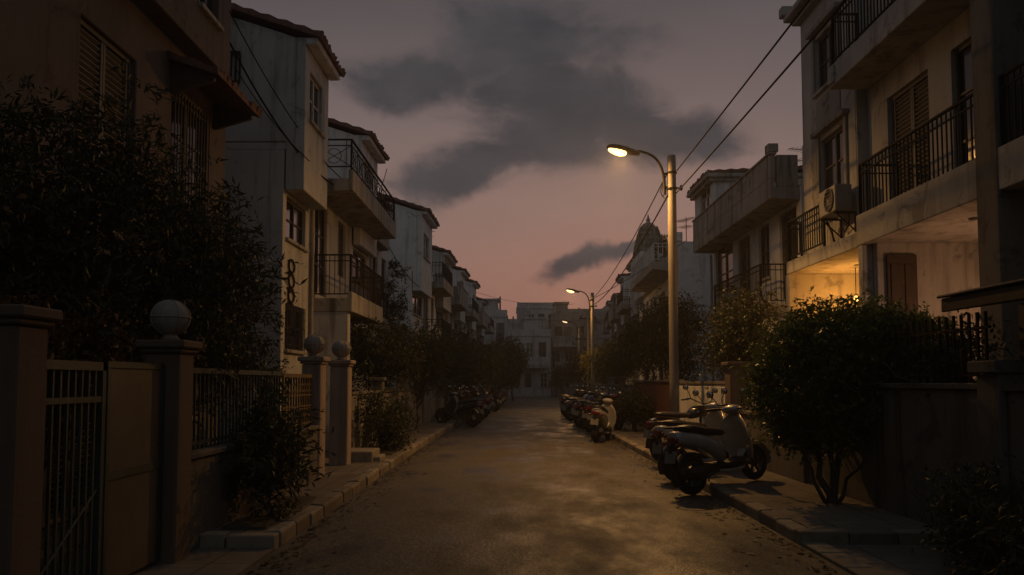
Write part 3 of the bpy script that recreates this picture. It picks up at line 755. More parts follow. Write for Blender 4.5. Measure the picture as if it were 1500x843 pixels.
# columns and porch end walls
mb = MB(T); mb.box(9.3, 9.75, .25, .712, 0, 10.); mb.build('column', M['fence_wall'], h, bevel=.015)
mb = MB(T); mb.box(13.0, 13.18, .53, .69, 0, 3.695); mb.build('column', M['cream_wall'], h, bevel=.01)
mb = MB(T); mb.box(12.85, 13.15, -1.08, .525, 0, 3.695); mb.build('porch_wall', M['cream_wall'], h)
mb = MB(T); mb.box(16.9, 17.15, -1.35, .54, 0, 3.735); mb.build('porch_wall', M['cream_wall'], h)
mb = MB(T); mb.box(12.79, 12.845, -.07, .4, .02, 3.5); mb.box(12.77, 12.786, -.02, .13, .2, 1.6); mb.box(12.77, 12.786, .2, .35, .2, 1.6); mb.box(12.77, 12.786, -.02, .13, 1.8, 3.35); mb.box(12.77, 12.786, .2, .35, 1.8, 3.35)
mb.build('door', M['door'], h, bevel=.006)
# recessed ceiling lamps
for a, b, z in ((15.2,-.35,3.74), (15.55,-.35,3.74), (10.9,.05,3.70)):
    f = MB(T); f.lathe([(.10,z-.028),(.10,z-.003),(.05,z-.003)], 16, Matrix.Translation((a,b,0))); lf = f.build('ceiling_lamp', M['frame_white'], h)
    f = MB(T); f.lathe([(.075,z-.034),(.075,z-.029)], 16, Matrix.Translation((a,b,0))); f.build('lamp_glass', M['frame_white'], lf)
f = MB(T); f.tube([(16.0,-.45,3.738),(16.0,-.45,3.2)], .008, 6); pl = f.build('pendant_lamp', M['iron'], h)
f = MB(T); f.lathe([(.015,3.19),(.035,3.17),(.042,3.13),(.03,3.09),(.01,3.08)], 14, Matrix.Translation((16.0,-.45,0))); f.build('lamp_glass', M['porch_glow'], pl)
# air conditioner on the tower (a thing of its own)
t = thing('air_conditioner', 'boxy white air conditioner unit bolted under the lower tower window, rust streaked', 'air conditioner', (6.1, 14.7, 4.5))
f = MB(T); f.box(14.27, 15.05, .30, .60, 4.52, 5.0); f.build('casing', M['ac'], t, bevel=.02)
f = MB(T); f.lathe([(.21,0),(.21,.018),(.19,.022),(.19,.008)], 22, T.inverted() @ T @ Matrix.Translation((14.55,.602,4.76)) @ Matrix.Rotation(-PI/2,4,'X'))
for k in range(6): f.box(14.55-.19, 14.55+.19, .61, .618, 4.60+k*.062, 4.612+k*.062)
f.build('fan_grille', M['black'], t)
for a in (14.35, 15.0):
    f = MB(T); f.box(a-.02, a+.02, .203, .6, 4.48, 4.515); f.box(a-.02, a+.02, .203, .235, 4.15, 4.48); f.tube([(a,.23,4.18),(a,.55,4.48)], .014, 5); f.build('bracket', M['rust_iron'], t)
f = MB(T)
f.tube([(15.08,.42,4.6),(15.2,.4,4.5),(15.22,.3,4.3),(15.15,.24,3.9),(15.2,.23,4.02)], .02, 6); f.tube([(14.4,.3,4.5),(14.5,.28,4.3),(14.75,.26,4.22),(14.9,.25,4.35)], .014, 6)
f.build('hose', M['rust_iron'], t)

# ------------------------------------------------------------------ buildings closing the street and the skyline
def block(o, u, n, W, H, depth, label, floors, wall, seed, bal=(), group=None, name='apartment_building', win=True, c_first=.2):
    r = random.Random(seed); T = frame(o, u, n); h = thing(name, label, 'building', V(o), group); mb = MB(T); ops = []
    fh = H/floors; nb = max(2, int(W/1.15))
    for k in range(floors):
        for i in range(nb):
            c = W*(i+.5)/nb + r.uniform(-.15, .15)
            if r.random() < .12: continue
            if k in bal and i % 2 == 0: ops.append((c-.4, c+.4, k*fh+.25, k*fh+fh-.6, r.choice(['door', 'doorshut'])))
            else: ops.append((c-.36, c+.36, k*fh+.95, k*fh+fh-.65, *r.choice([('sash', M['frame_white']), ('shut',), ('sash',)])))
    front(h, T, 0, W, 0, H, .28, ops if win else [], mb)
    for a in (0, W-.25): mb.box(a, a+.25, -depth, -.28, 0, H)
    mb.box(.25, W-.25, -depth, -depth+.25, 0, H); mb.box(-.08, W+.08, -depth-.05, .10, H+.003, H+.2)
    mb.box(0, W, -.15, 0, H+.203, H+.75)
    for k in range(1, floors): mb.box(-.03, W+.03, .003, .09, k*fh-.1, k*fh+.08)
    mb.build('wall', M[wall], h)
    for k in bal:
        w0 = W*r.uniform(.03, .12); w1 = W*r.uniform(.8, .97)
        b = MB(T).box(w0, w1, .093, 1.15, k*fh-.16, k*fh+.2).build('balcony', M['fascia'], h)
        if r.random() < .5: MB(T).box(w0+.003, w1-.003, 1.02, 1.147, k*fh+.203, k*fh+.95).build('parapet', M[wall], b)
        else: railing(b, T, [(w0+.05,.12,k*fh+.2),(w0+.05,1.1,k*fh+.2),(w1-.05,1.1,k*fh+.2),(w1-.05,.12,k*fh+.2)], .85, .2, .035)
    return h
EX, EN = (1,0,0), (0,-1,0)
GE = 'buildings closing the street'
for x, y, W_, H_, fl, wl, sd_, bl, lb in (
  (-9.6,86.5,4.8,6.9,2,'pale_wall',21,(1,),'low pale block closing the street end, farthest left of the group'),
  (-4.7,85.6,4.2,8.3,3,'grey_wall',22,(1,2),'tall narrow grey block at the street end, just left of its middle'),
  (-.4,84.4,4.4,6.2,2,'grey_wall',23,(1,),'low grey block with railed terrace and roof hut at the middle of the street end'),
  (4.1,85.2,3.6,7.9,3,'dim_wall',28,(1,2),'dim three-storey block at the street end, right behind the second lamp head'),
  (7.8,84.3,4.0,6.0,2,'dim_wall',29,(1,),'low weathered block at the street end, partly behind the far poles'),
  (11.9,86,5.,7.4,2,'pale_wall',30,(1,),'pale block at the street end, farthest right of the group')):
    hb = block((x,y,0), EX, EN, W_, H_, 7, lb, fl, wl, sd_, bl, GE)
    T = frame((x,y,0), EX, EN); r = random.Random(sd_); w0 = W_*r.uniform(.1,.4); w1 = w0+W_*r.uniform(.35,.5); zz = H_+.21
    mb = MB(T); mb.box(w0, w1, -4.5, -1.2, zz, zz+1.7); mb.box(w0-.15, w1+.15, -4.7, -1.0, zz+1.703, zz+1.85); mb.box((w0+w1)/2-.3, (w0+w1)/2+.3, -1.197, -1.17, zz+.05, zz+1.4)
    mb.build('roof_hut', M[wl], hb)
    for q in range(2): MB(T).tube([(W_*(.12+.7*q), -.6, zz), (W_*(.12+.7*q), -.6, zz+r.uniform(1.0,2.0))], .09, 8).build('chimney', M['fascia'], hb)
block((-22,88,0), EX, EN, 12, 9, 9, 'taller dim block behind the left row at the street end', 3, 'dim_wall', 24, (1,2), 'buildings closing the street')
block((.6,97,0), EX, EN, 4.6, 10.2, 7, 'taller grey block standing behind the low grey end block', 4, 'grey_wall', 33, (2,3), 'far rooftops over the street end')
block((6.6,99,0), EX, EN, 4.2, 9.2, 7, 'dim block standing behind the low weathered end block', 3, 'dim_wall', 34, (2,), 'far rooftops over the street end')
block((-6.4,101,0), EX, EN, 4.6, 10.8, 7, 'tall dim block standing behind the narrow grey end block', 4, 'dim_wall', 35, (2,3), 'far rooftops over the street end')
block((-8,112,0), EX, EN, 10, 9.4, 9, 'far rooftop block showing over the left part of the street end', 3, 'grey_wall', 25, (), 'far rooftops over the street end')
block((5.5,120,0), EX, EN, 9, 11.5, 9, 'far block showing over the middle of the street end', 4, 'dim_wall', 26, (), 'far rooftops over the street end')
block((15,130,0), EX, EN, 12, 13.5, 9, 'tallest far block, hazy above the second street lamp', 4, 'grey_wall', 27, (), 'far rooftops over the street end')
water_tank((2.6,87,6.42), 'round water tank on the low grey end block', 'rooftop water tanks', .4, .8)
water_tank((9.4,86.5,6.22), 'round water tank on the low weathered end block', 'rooftop water tanks', .35, .9)
water_tank((EL(52)-3.2, 55.5, 6.19), 'round water tank on a far roof of the left row', 'rooftop water tanks', .45, 1.2)
antenna((EL(36)-4.6, 36.0, 8.9), 1.7, 'spiky aerial on the white gabled tower of the left row', .6, 'rooftop aerials')
antenna((EL(45)-3.4, 45.0, 8.5), 1.5, 'aerial on the grey tower midway along the left row', 1.2, 'rooftop aerials')
antenna((EL(55)-3.0, 56.0, 6.2), 3.2, 'tall aerial on a far roof of the left row', .2, 'rooftop aerials')
antenna((EL(66)-3.0, 66.5, 8.2), 1.6, 'farthest aerial of the left row', .9, 'rooftop aerials')
antenna((8.3, 22.8, 6.14), 2.0, 'drooping aerial behind the parapet of the white house', .3, 'rooftop aerials')
antenna((8.0, 24.6, 6.14), 2.2, 'second aerial behind the parapet of the white house, nearer its tower', 1.0, 'rooftop aerials')
antenna((7.3, 34.0, 7.1), 1.3, 'aerial on the parapet of the turret house', 2.0, 'rooftop aerials')
antenna((5.6, 87.0, 8.1), 2.0, 'aerial on the dim three-storey end block', .4, 'rooftop aerials')
# ------------------------------------------------------------------ left boundary: posts, gate, railings
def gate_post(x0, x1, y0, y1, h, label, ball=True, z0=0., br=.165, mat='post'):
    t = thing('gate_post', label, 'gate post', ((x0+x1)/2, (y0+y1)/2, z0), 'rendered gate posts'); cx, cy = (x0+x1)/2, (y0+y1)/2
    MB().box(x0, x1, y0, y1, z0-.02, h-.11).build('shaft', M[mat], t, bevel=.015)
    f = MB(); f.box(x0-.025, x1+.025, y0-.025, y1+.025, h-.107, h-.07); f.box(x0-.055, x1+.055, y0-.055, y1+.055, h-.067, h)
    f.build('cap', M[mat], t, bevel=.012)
    if ball:
        f = MB(); f.lathe([(.06,h+.002),(.085,h+.01),(.055,h+.045),(.05,h+.06)], 14, Matrix.Translation((cx,cy,0)))
        n = 14; prof = [(max(.004, br*math.sin(PI*i/n)), h+.05+.9*br*(1-math.cos(PI*i/n))) for i in range(n+1)]
        f.lathe(prof, 24, Matrix.Translation((cx,cy,0)))
        for k in range(8): 
            f.tube([(cx+(br+.001)*math.sin(q)*math.cos(k*PI/4), cy+(br+.001)*math.sin(q)*math.sin(k*PI/4), h+.05+.9*(br-(br+.001)*math.cos(q))) for q in [PI*i/16 for i in range(1, 16)]], .006, 5)
        f.tube([(cx+(br+.002)*math.cos(q), cy+(br+.002)*math.sin(q), h+.05+.9*br) for q in [2*PI*i/24 for i in range(25)]], .007, 5)
        f.build('ball', M['fascia'], t)
    return t
gate_post(-3.03, -2.75, 4.55, 4.86, 1.93, 'thick plain gate post with flat cap at the near end of the gate', False)
gate_post(-3.06, -2.76, 6.8, 7.12, 1.85, 'ball-topped gate post between the gate and the green railings')
gate_post(-3.05, -2.78, 11.9, 12.28, 1.87, 'ball-topped post at the far end of the ochre grille', True, .1, .155, 'post_lit')
gate_post(-3.05, -2.75, 13.75, 14.1, 1.87, 'farthest ball-topped post, past the footpath gap, its side lit orange', True, .1, .16, 'post_lit')
t = thing('gate', 'iron gate with barred leaf and solid sheet leaf hung between two posts', 'gate', (-2.9, 5.8, 0))
f = MB(); x = -2.9
f.box(x-.025, x+.025, 4.9, 5.82, 1.58, 1.64); f.box(x-.02, x+.02, 4.9, 5.82, 1.36, 1.4); f.box(x-.025, x+.025, 4.9, 5.82, .1, .16); f.box(x-.025, x+.025, 4.88, 4.93, .05, 1.64); f.box(x-.025, x+.025, 5.77, 5.82, .05, 1.64)
for i in range(9): y = 5.0+i*.088; f.box(x-.01, x+.01, y-.01, y+.01, .16, 1.58)
f.tube([(x,4.94,.2),(x,5.76,.75)], .014, 6); f.build('barred_leaf', M['green_iron'], t)
f = MB(); f.box(x-.02, x+.02, 5.85, 6.76, .06, 1.6); f.build('sheet_leaf', M['gate_panel'], t)
f = MB(); f.box(x-.03, x+.03, 5.83, 6.78, 1.603, 1.65); f.box(x+.021, x+.032, 5.83, 5.88, .06, 1.6); f.box(x+.021, x+.032, 6.73, 6.78, .06, 1.6); f.box(x+.021, x+.032, 5.88, 6.73, .8, .86); f.build('leaf_frame', M['green_iron'], t)
t = thing('railing_fence', 'low rendered wall carrying blue-green bars and an ochre grille, between ball-topped posts', 'fence', (-2.9, 9.5, 0))
MB().box(-3.0, -2.80, 7.12, 11.9, -.02, .82).build('low_wall', M['fence_wall'], t, bevel=.01)
MB().box(-3.03, -2.77, 7.13, 11.89, .823, .88).build('coping', M['fence_wall'], t, bevel=.012)
f = MB(); x = -2.9
f.box(x-.02, x+.02, 7.14, 10.3, 1.58, 1.63); f.box(x-.015, x+.015, 7.14, 10.3, .93, .96)
for i in range(30): y = 7.2+i*.105; f.box(x-.009, x+.009, y-.009, y+.009, .885, 1.58)
f.build('bars', M['green_iron'], t)
f = MB(); f.box(x-.02, x+.02, 10.35, 11.86, 1.56, 1.61); f.box(x-.02, x+.02, 10.35, 11.86, .9, .94)
for i in range(12):
    y = 10.4+i*.13; f.box(x-.012, x+.012, y-.012, y+.012, .94, 1.56)
    if i < 11:
        for z in (1.08, 1.42): f.tube([(x, y+.065+.055*math.cos(q), z+.055*math.sin(q)) for q in [2*PI*k/10 for k in range(11)]], .009, 5)
for z in (1.17, 1.32): f.box(x-.01, x+.01, 10.35, 11.86, z-.01, z+.01)
f.build('grille', M['tan_iron'], t)

def wall_run(e, off, y0, y1, h, th, label, mat, step=3., posts=True, group='weathered boundary walls', slats=0, z0=0.):
    t = thing('boundary_wall', label, 'wall', (e(y0)+off, y0, 0), group)
    f = MB(); g = MB(); n = max(1, int((y1-y0)/step)); p = MB()
    for i in range(n):
        ya, yb = y0+(y1-y0)*i/n, y0+(y1-y0)*(i+1)/n
        A, B = V((e(ya)+off, ya, 0)), V((e(yb)+off, yb, 0)); d = B-A; T = frame(A, d, (0-d.y, d.x, 0)); L = d.length
        f.box(0.002, L-.002, -th/2, th/2, -.02, h, T); g.box(0.002, L-.002, -th/2-.03, th/2+.03, h+.003, h+.06, T)
        if posts: p.box(L-.13, L+.13, -th/2-.05, th/2+.05, -.02, h+.28, T); p.box(L-.17, L+.17, -th/2-.09, th/2+.09, h+.283, h+.36, T)
        if slats:
            k = int(L/slats)
            for j in range(k): f.box(L*(j+.12)/k, L*(j+.88)/k, th/2+.002, th/2+.022, .12, h-.04, T); f.box(L*(j+.12)/k, L*(j+.88)/k, -th/2-.022, -th/2-.002, .12, h-.04, T)
    f.build('wall', M[mat], t, bevel=.008); g.build('coping', M['fence_wall'], t, bevel=.008)
    if posts: p.build('pier', M['fence_wall'], t, bevel=.01)
    return t
wall_run(EL, -1.02, 15.15, 34, 1.25, .18, 'streaked wall behind the kerbside shrub on the left pavement', 'dim_wall', 3.2)
wall_run(EL, -1.02, 34.3, 54, 1.25, .18, 'streaked wall midway down the left side behind parked scooters', 'dim_wall', 3.2)
wall_run(EL, -1.02, 54.3, 73, 1.25, .18, 'farthest wall on the left, under the far trees', 'dim_wall', 3.2)
# right side
RX = lambda y: 4.14
wall_run(RX, 0, 5.2, 6.95, 1.42, .2, 'plain rendered wall beside the canopied gate, nearest on the right', 'fence_wall', 9, False)
wall_run(RX, 0, 7.05, 11.25, 1.43, .2, 'plain rendered wall behind the round bush', 'fence_wall', 9, False)
wall_run(RX, -.05, 11.3, 14.45, .95, .2, 'lower wall lit orange behind the near scooter', 'fence_wall', 9, False)
gate_post(3.86, 4.2, 14.5, 14.9, 1.86, 'square post with flat cap behind the near scooter, between the low wall and white slats', False, .1)
wall_run(RX, -.05, 14.95, 19.9, 1.45, .1, 'whitish slatted wall beside the street lamp pole', 'white_wall', 2.4, False, slats=.16)
wall_run(RX, -.05, 20.0, 27.0, 1.5, .18, 'dark red painted wall beyond the street lamp pole', 'red_wall', 3.5, False)
wall_run(ER, 1.42, 27.2, 48, 1.35, .16, 'pale streaked wall under the yellow-green trees on the right', 'dim_wall', 3.0)
wall_run(ER, 1.42, 48.2, 73, 1.35, .16, 'farthest wall on the right', 'dim_wall', 3.0)
t = thing('iron_fence', 'spiked iron bars standing on the plain wall beside the round bush', 'fence', (4.14, 8, 1.49))
f = MB(); x = 4.14
for z in (1.56, 1.98): f.box(x-.012, x+.012, 7.08, 11.2, z-.012, z+.012)
for i in range(32):
    y = 7.14+i*.13; f.box(x-.011, x+.011, y-.011, y+.011, 1.492, 2.12)
f.build('bars', M['rust_iron'], t)
t = thing('gate_canopy', 'dark canopy roof on posts over the right-hand gate', 'canopy', (4.4, 6.4, 0))
f = MB(); f.prism([(3.72,2.10),(5.6,2.38),(5.6,2.48),(3.72,2.22)], 5.3, 7.08, 'y'); f.prism([(3.70,2.223),(5.6,2.483),(5.6,2.51),(3.70,2.25)], 5.26, 7.12, 'y'); f.build('roof', M['door'], t, bevel=.01)
for y in (5.5, 6.98):
    MB().box(4.36, 4.46, y-.05, y+.05, -.02, 2.17).build('post', M['door'], t); MB().box(5.3, 5.4, y-.05, y+.05, -.02, 2.3).build('post', M['door'], t)
t = thing('gate_post', 'squat dim post with wide cap under the gate canopy', 'gate post', (4.14, 7.0, 0), 'rendered gate posts')
MB().box(3.98, 4.30, 6.72, 7.04, -.02, 1.57).build('shaft', M['fence_wall'], t, bevel=.012); MB().box(3.93, 4.35, 6.67, 7.09, 1.573, 1.68).build('cap', M['fence_wall'], t, bevel=.012)

# ------------------------------------------------------------------ street lamps and wires
def lamp_post(x, y, h, label, lit='lamp_glow', arm=-1.05, scale=1., headrise=.42, r=.098, power=0, headang=.22):
    t = thing('street_lamp', label, 'street lamp', (x, y, 0), 'concrete street lamps')
    f = MB(); f.lathe([(r*1.08,-.05),(r*1.04,1.5),(r*.98,h*.6),(r*.9,h-.02),(r*.8,h)], 18, Matrix.Translation((x,y,0))); f.build('pole', M['concrete'], t)
    f = MB()
    for z in (h-.75, h-.4): f.lathe([(r+.012,z),(r+.012,z+.04)], 14, Matrix.Translation((x,y,0)))
    f.box(x-.16, x-.08, y-.03, y+.03, h-.42, h-.38); f.box(x-.16, x-.08, y-.03, y+.03, h-.72, h-.68)
    g_ = MB(); g_.tube([(x+.08,y,h-.7),(x+.2,y,h-.72)], .018, 6); g_.lathe([(.02,h-.76),(.035,h-.72),(.03,h-.66),(.01,h-.64)], 8, Matrix.Translation((x+.2,y,0))); g_.build('insulator', M['iron'], t)
    f.build('bracket', M['iron'], t)
    hx, hz = x+arm, h+headrise-.3
    pts = []
    P0, P1, P2, P3 = V((x-.15,y,h-.85)), V((x-.15,y,h-.1)), V((x-.35,y,h+.02)), V((hx+.34,y,hz-.02))
    for i in range(15):
        q = i/14; pts.append(P0*(1-q)**3+P1*3*q*(1-q)**2+P2*3*q*q*(1-q)+P3*q**3)
    f = MB(); f.tube(pts, [.032-.006*i/14 for i in range(15)], 10); f.build('arm', M['iron'], t)
    R = Matrix.Translation((hx,y,hz)) @ Matrix.Rotation(headang, 4, 'Y')
    # head: long axis along x, lens underneath
    secs = [(.38,.035,.035,0),(.32,.06,.055,0),(.17,.08,.066,.0),(.09,.12,.072,.01),(-.09,.14,.068,.012),(-.24,.125,.056,.01),(-.32,.08,.036,.0),(-.345,.02,.012,-.01)]
    f = MB(R); f.loft([ring((sx_,0,dz), (0,1,0), (0,0,1), hw, hh, 14, 2.6) for sx_, hw, hh, dz in secs]); f.build('head', M['iron'], t)
    f = MB(R)
    ls = [(.10,.05,.03),(.07,.095,.065),(-.03,.115,.09),(-.14,.11,.082),(-.25,.08,.055),(-.30,.035,.025)]
    f.loft([ring((sx_,0,-.048), (0,1,0), (0,0,1), hw, hh, 14, 2.2) for sx_, hw, hh in ls]); f.build('lens', M[lit], t)
    if power:
        L = bpy.data.objects.new('street_light', bpy.data.lights.new('street_light', 'AREA')); COL.objects.link(L)
        L.data.shape = 'DISK'; L.data.size = .22; L.data.energy = power; L.data.color = (1., .49, .13)
        L.location = V((hx-.05, y, hz-.17)); L.rotation_euler = V((.08, .18, 1)).to_track_quat('Z', 'Y').to_euler()
        if power > 150:
            Q = bpy.data.objects.new('street_light_glow', bpy.data.lights.new('street_light_glow', 'POINT')); COL.objects.link(Q)
            Q.data.energy = power*.035; Q.data.color = (1., .45, .1); Q.data.shadow_soft_size = .08; Q.location = V((hx-.08, y, hz-.2))
    return t
lamp_post(3.42, 17.3, 6.35, 'tall concrete lamp post nearest us with its sodium lamp lit over the road', power=LAMP_W)
lamp_post(ER(43)+1.25, 43, 6.2, 'second lit lamp post, farther down the right pavement', power=LAMP_W*.55)
lamp_post(ER(65)+1.1, 65, 6.2, 'third and faintest lit lamp post, by the far trees', 'dim_glow', power=LAMP_W*.1)
def plain_pole(x, y, h, label):
    t = thing('utility_pole', label, 'utility pole', (x, y, 0), 'bare utility poles'); f = MB(); f.tube([(x,y,-.05),(x,y,h)], [.1,.075], 10); f.build('pole', M['concrete'], t)
    f = MB(); f.box(x-.5, x+.5, y-.04, y+.04, h-.5, h-.42)
    for k in (-.4, 0, .4): f.lathe([(.03,h-.42),(.045,h-.36),(.02,h-.3)], 8, Matrix.Translation((x+k,y,0)))
    f.build('crossarm', M['iron'], t)
plain_pole(ER(47)+1.2, 47, 5.6, 'bare pole just beyond the second lamp post')
plain_pole(ER(56)+1.15, 56, 4.9, 'slim pole between the second and third lamp posts')
plain_pole(ER(70)+1.0, 70, 5.2, 'farthest slim pole on the right')
def wire(p, q, sag, label, r=.014, name='power_cable', cat='cable', group='cables strung along the street', n=24):
    p, q = V(p), V(q); f = MB()
    f.tube([p.lerp(q, i/n)-V((0,0,sag*4*(i/n)*(1-i/n))) for i in range(n+1)], r, 6)
    return tag(f.build(name, M['cable'], None, loc=p), label, cat, group)
wire((3.36,-14,6.35), (3.53,17.3,6.02), .18, 'upper overhead cable running to the nearest lamp post from overhead')
wire((3.30,-14,5.78), (3.50,17.3,5.52), .2, 'lower overhead cable running to the nearest lamp post from overhead')
wire((3.34,17.3,6.0), (ER(43)+1.25-.1,43,5.8), .35, 'upper cable between the first and second lamp posts')
wire((3.34,17.3,5.5), (ER(43)+1.25-.1,43,5.5), .45, 'lower cable between the first and second lamp posts', .018)
wire((ER(43)+1.2,43,5.6), (ER(65)+1.1,65,5.7), .4, 'cable between the second and third lamp posts')
wire((ER(43)+1.3,43,5.9), (6.4,30,6.7), .1, 'service cable from the second lamp post to the turret house')
wire((-3.2,60,8.3), (5.4,70,8.2), .5, 'thin cable crossing high over the far end of the street', .012)
wire((-4.5,12.75,6.9), (-3.95,18.2,5.9), .35, 'thick service cable looping from the pink house to the grey house', .018)
wire((-4.5,12.7,7.4), (-3.6,22.0,6.5), .7, 'thin service cable across the blank grey side wall', .011)
wire((-5.4,15.72,7.6), (-3.95,15.74,5.8), .12, 'loose cable stapled across the blank grey side wall', .011)
wire((-3.7,23.9,7.8), (EL(36)-4.6,36.0,10.2), .5, 'cable from the small tiled tower to the aerial on the white tower', .011)
wire((-5.3,33.3,7.6), (-3.8,33.32,5.4), .3, 'cable drooping across the blank side wall of the white gabled house', .016)

# ------------------------------------------------------------------ scooters and motorcycles (x forward)
def wheel(root, x, r_, w, name='wheel'):
    T = Matrix.Translation((x, 0, r_)) @ Matrix.Rotation(PI/2, 4, 'X')
    f = MB(T); k = w/2; prof = [(r_*.66,-k*.75),(r_*.8,-k),(r_*.93,-k*.85),(r_*.985,-k*.45),(r_,0),(r_*.985,k*.45),(r_*.93,k*.85),(r_*.8,k),(r_*.66,k*.75),(r_*.66,-k*.75)]
    f.lathe(prof, 28, cap=False); tyre = f.build('wheel', M['rubber'], root)
    f = MB(T); f.lathe([(r_*.58,-k*.7),(r_*.67,-k*.78),(r_*.67,k*.78),(r_*.58,k*.7),(r_*.58,-k*.7)], 28, cap=False)
    f.lathe([(.05,-k*.9),(.05,k*.9)], 14)
    for i in range(6):
        a = i*PI/3; f.box(.04, r_*.6, -.018, .018, -.012, .012, Matrix.Rotation(a, 4, 'Z'))
    f.build('rim', M['engine'], tyre); return tyre
def mirror(root, y, z, x, top):
    s = 1 if y > 0 else -1
    f = MB(); f.tube([(x,y,z),(x-.02,y+s*.04,z+.1),(x-.03,y+s*.09,top)], .007, 6); st = f.build('mirror', M['black'], root)
    f = MB(); f.loft([ring((x-.035+d,y+s*.11,top+.03), (0,1,0), (0,0,1), hw, hw*.72, 12) for d, hw in ((.03,.03),(.015,.06),(-.005,.068),(-.01,.06))]); f.build('housing', M['black'], st)
    f = MB(); f.loft([ring((x-.047+d,y+s*.11,top+.03), (0,1,0), (0,0,1), .056, .04, 12) for d in (0,-.003)]); f.build('mirror_glass', M['mirror'], st)
def make_scooter(label, paint):
    t = thing('scooter', label, 'scooter', (0,0,0), 'scooters parked at the kerb'); P = M[paint]
    wheel(t, -.60, .265, .125); wheel(t, .62, .25, .10)
    yz = lambda x, z, hw, hh, p=2.5, n=14: ring((x,0,z), (0,1,0), (0,0,1), hw, hh, n, p)
    f = MB(); f.loft([yz(-.88,.80,.05,.05), yz(-.83,.78,.125,.095), yz(-.70,.75,.165,.105), yz(-.5,.70,.185,.115), yz(-.25,.61,.18,.135), yz(-.08,.51,.155,.15), yz(.02,.43,.12,.12)]); f.build('side_cover', P, t, subsurf=1)
    f = MB(); f.loft([yz(-.74,.875,.07,.03), yz(-.70,.88,.125,.05), yz(-.58,.875,.145,.055), yz(-.46,.86,.145,.045), yz(-.30,.80,.15,.06), yz(-.05,.76,.14,.06), yz(.05,.735,.1,.04), yz(.07,.72,.05,.02)]); f.build('seat', M['seat'], t, subsurf=1)
    f = MB(); f.tube([(-.62,.14,.88),(-.78,.145,.91),(-.89,.09,.92),(-.91,0,.922),(-.89,-.09,.92),(-.78,-.145,.91),(-.62,-.14,.88)], .014, 8); f.build('grab_rail', M['engine'], t)
    f = MB(); f.loft([yz(-.08,.31,.16,.06,4), yz(.1,.29,.17,.045,4), yz(.32,.30,.18,.05,4), yz(.42,.34,.17,.05,4)]); f.build('footboard', M['black'], t, subsurf=1)
    f = MB(); f.loft([yz(-.12,.235,.15,.035,4), yz(.12,.23,.165,.03,4), yz(.36,.25,.165,.04,4)]); f.build('lower_fairing', P, t, subsurf=1)
    sh = [((.50,0,.30),.15,.05),((.485,0,.42),.235,.055),((.46,0,.56),.265,.06),((.425,0,.70),.26,.065),((.39,0,.82),.215,.065),((.36,0,.92),.13,.06),((.345,0,.97),.06,.05)]
    def shield(c, hw, hx, dx):
        out = []
        for k in range(16):
            a = 2*PI*(k+.5)/16; x, y = math.cos(a), math.sin(a)
            yy = hw*math.copysign(abs(y)**.8, y); out.append(V(c)+V((dx+hx*x-.55*yy*yy/max(hw,.1)*1.2, yy, x*hx*.25)))
        return out
    f = MB(); f.loft([shield(c, hw, hx, .03) for c, hw, hx in sh]); f.build('leg_shield', P, t, subsurf=1)
    f = MB(); f.loft([ring((.62+dx,0,z), (0,1,0), (.95,0,-.3), hw, .03, 12, 3) for dx, z, hw in ()]) if False else None
    pts = [(a, .285+.012*math.cos(a)) for a in [math.radians(q) for q in range(-15, 171, 15)]]
    f = MB(); f.loft([ring((.62+rr_*math.cos(a),0,.25+rr_*math.sin(a)), (0,1,0), (math.cos(a),0,math.sin(a)), .072*(.6 if i in (0,len(pts)-1) else 1), .016, 10, 3) for i, (a, rr_) in enumerate(pts)]); f.build('front_fender', P, t, subsurf=1)
    pts = [math.radians(q) for q in range(60, 201, 14)]
    f = MB(); f.loft([ring((-.60+.29*math.cos(a),0,.25+.30*math.sin(a)), (0,1,0), (math.cos(a),0,math.sin(a)), .075, .012, 10, 3) for a in pts]); f.box(-.92,-.84,-.03,.03,.40,.70); f.build('rear_fender', M['black'], t)
    f = MB()
    for s in (-1, 1): f.tube([(.62,s*.075,.25),(.55,s*.075,.42),(.44,s*.05,.62)], [.022,.024,.02], 8)
    f.tube([(.62,-.09,.25),(.62,.09,.25)], .014, 8); f.build('fork', M['engine'], t)
    f = MB(); f.loft([ring((.44,0,1.0),(0,1,0),(.3,0,1),.05,.04,14), ring((.42,0,1.0),(0,1,0),(.2,0,1),.11,.075,14), ring((.35,0,1.02),(0,1,0),(0,0,1),.15,.075,14), ring((.27,0,1.02),(0,1,0),(-.2,0,1),.13,.055,14), ring((.23,0,1.015),(0,1,0),(-.3,0,1),.08,.03,14)]); f.build('handlebar_cover', P, t, subsurf=1)
    f = MB(R0 := Matrix.Translation((0,0,0))); f.loft([ring((.445,0,1.0),(0,1,0),(.3,0,1),.075,.05,12), ring((.462,0,.995),(0,1,0),(.3,0,1),.05,.03,12)]); f.build('headlight', M['headlens'], t)
    f = MB(); f.tube([(.24,.36,1.03),(.29,.22,1.035),(.32,.1,1.03),(.32,-.1,1.03),(.29,-.22,1.035),(.24,-.36,1.03)], .013, 8)
    for s in (-1, 1): f.tube([(.285,s*.24,1.035),(.235,s*.375,1.03)], .019, 10); f.tube([(.33,s*.2,1.02),(.31,s*.36,1.0)], .007, 6)
    f.build('handlebar', M['black'], t)
    mirror(t, .2, 1.05, .31, 1.22); mirror(t, -.2, 1.05, .31, 1.22)
    f = MB(); f.loft([ring((-.84,0,.755),(0,1,0),(.25,0,1),.10,.062,14,2.2), ring((-.872,0,.76),(0,1,0),(.25,0,1),.09,.052,14,2.2), ring((-.886,0,.762),(0,1,0),(.25,0,1),.055,.03,14,2.2)]); f.build('tail_light', M['lens'], t)
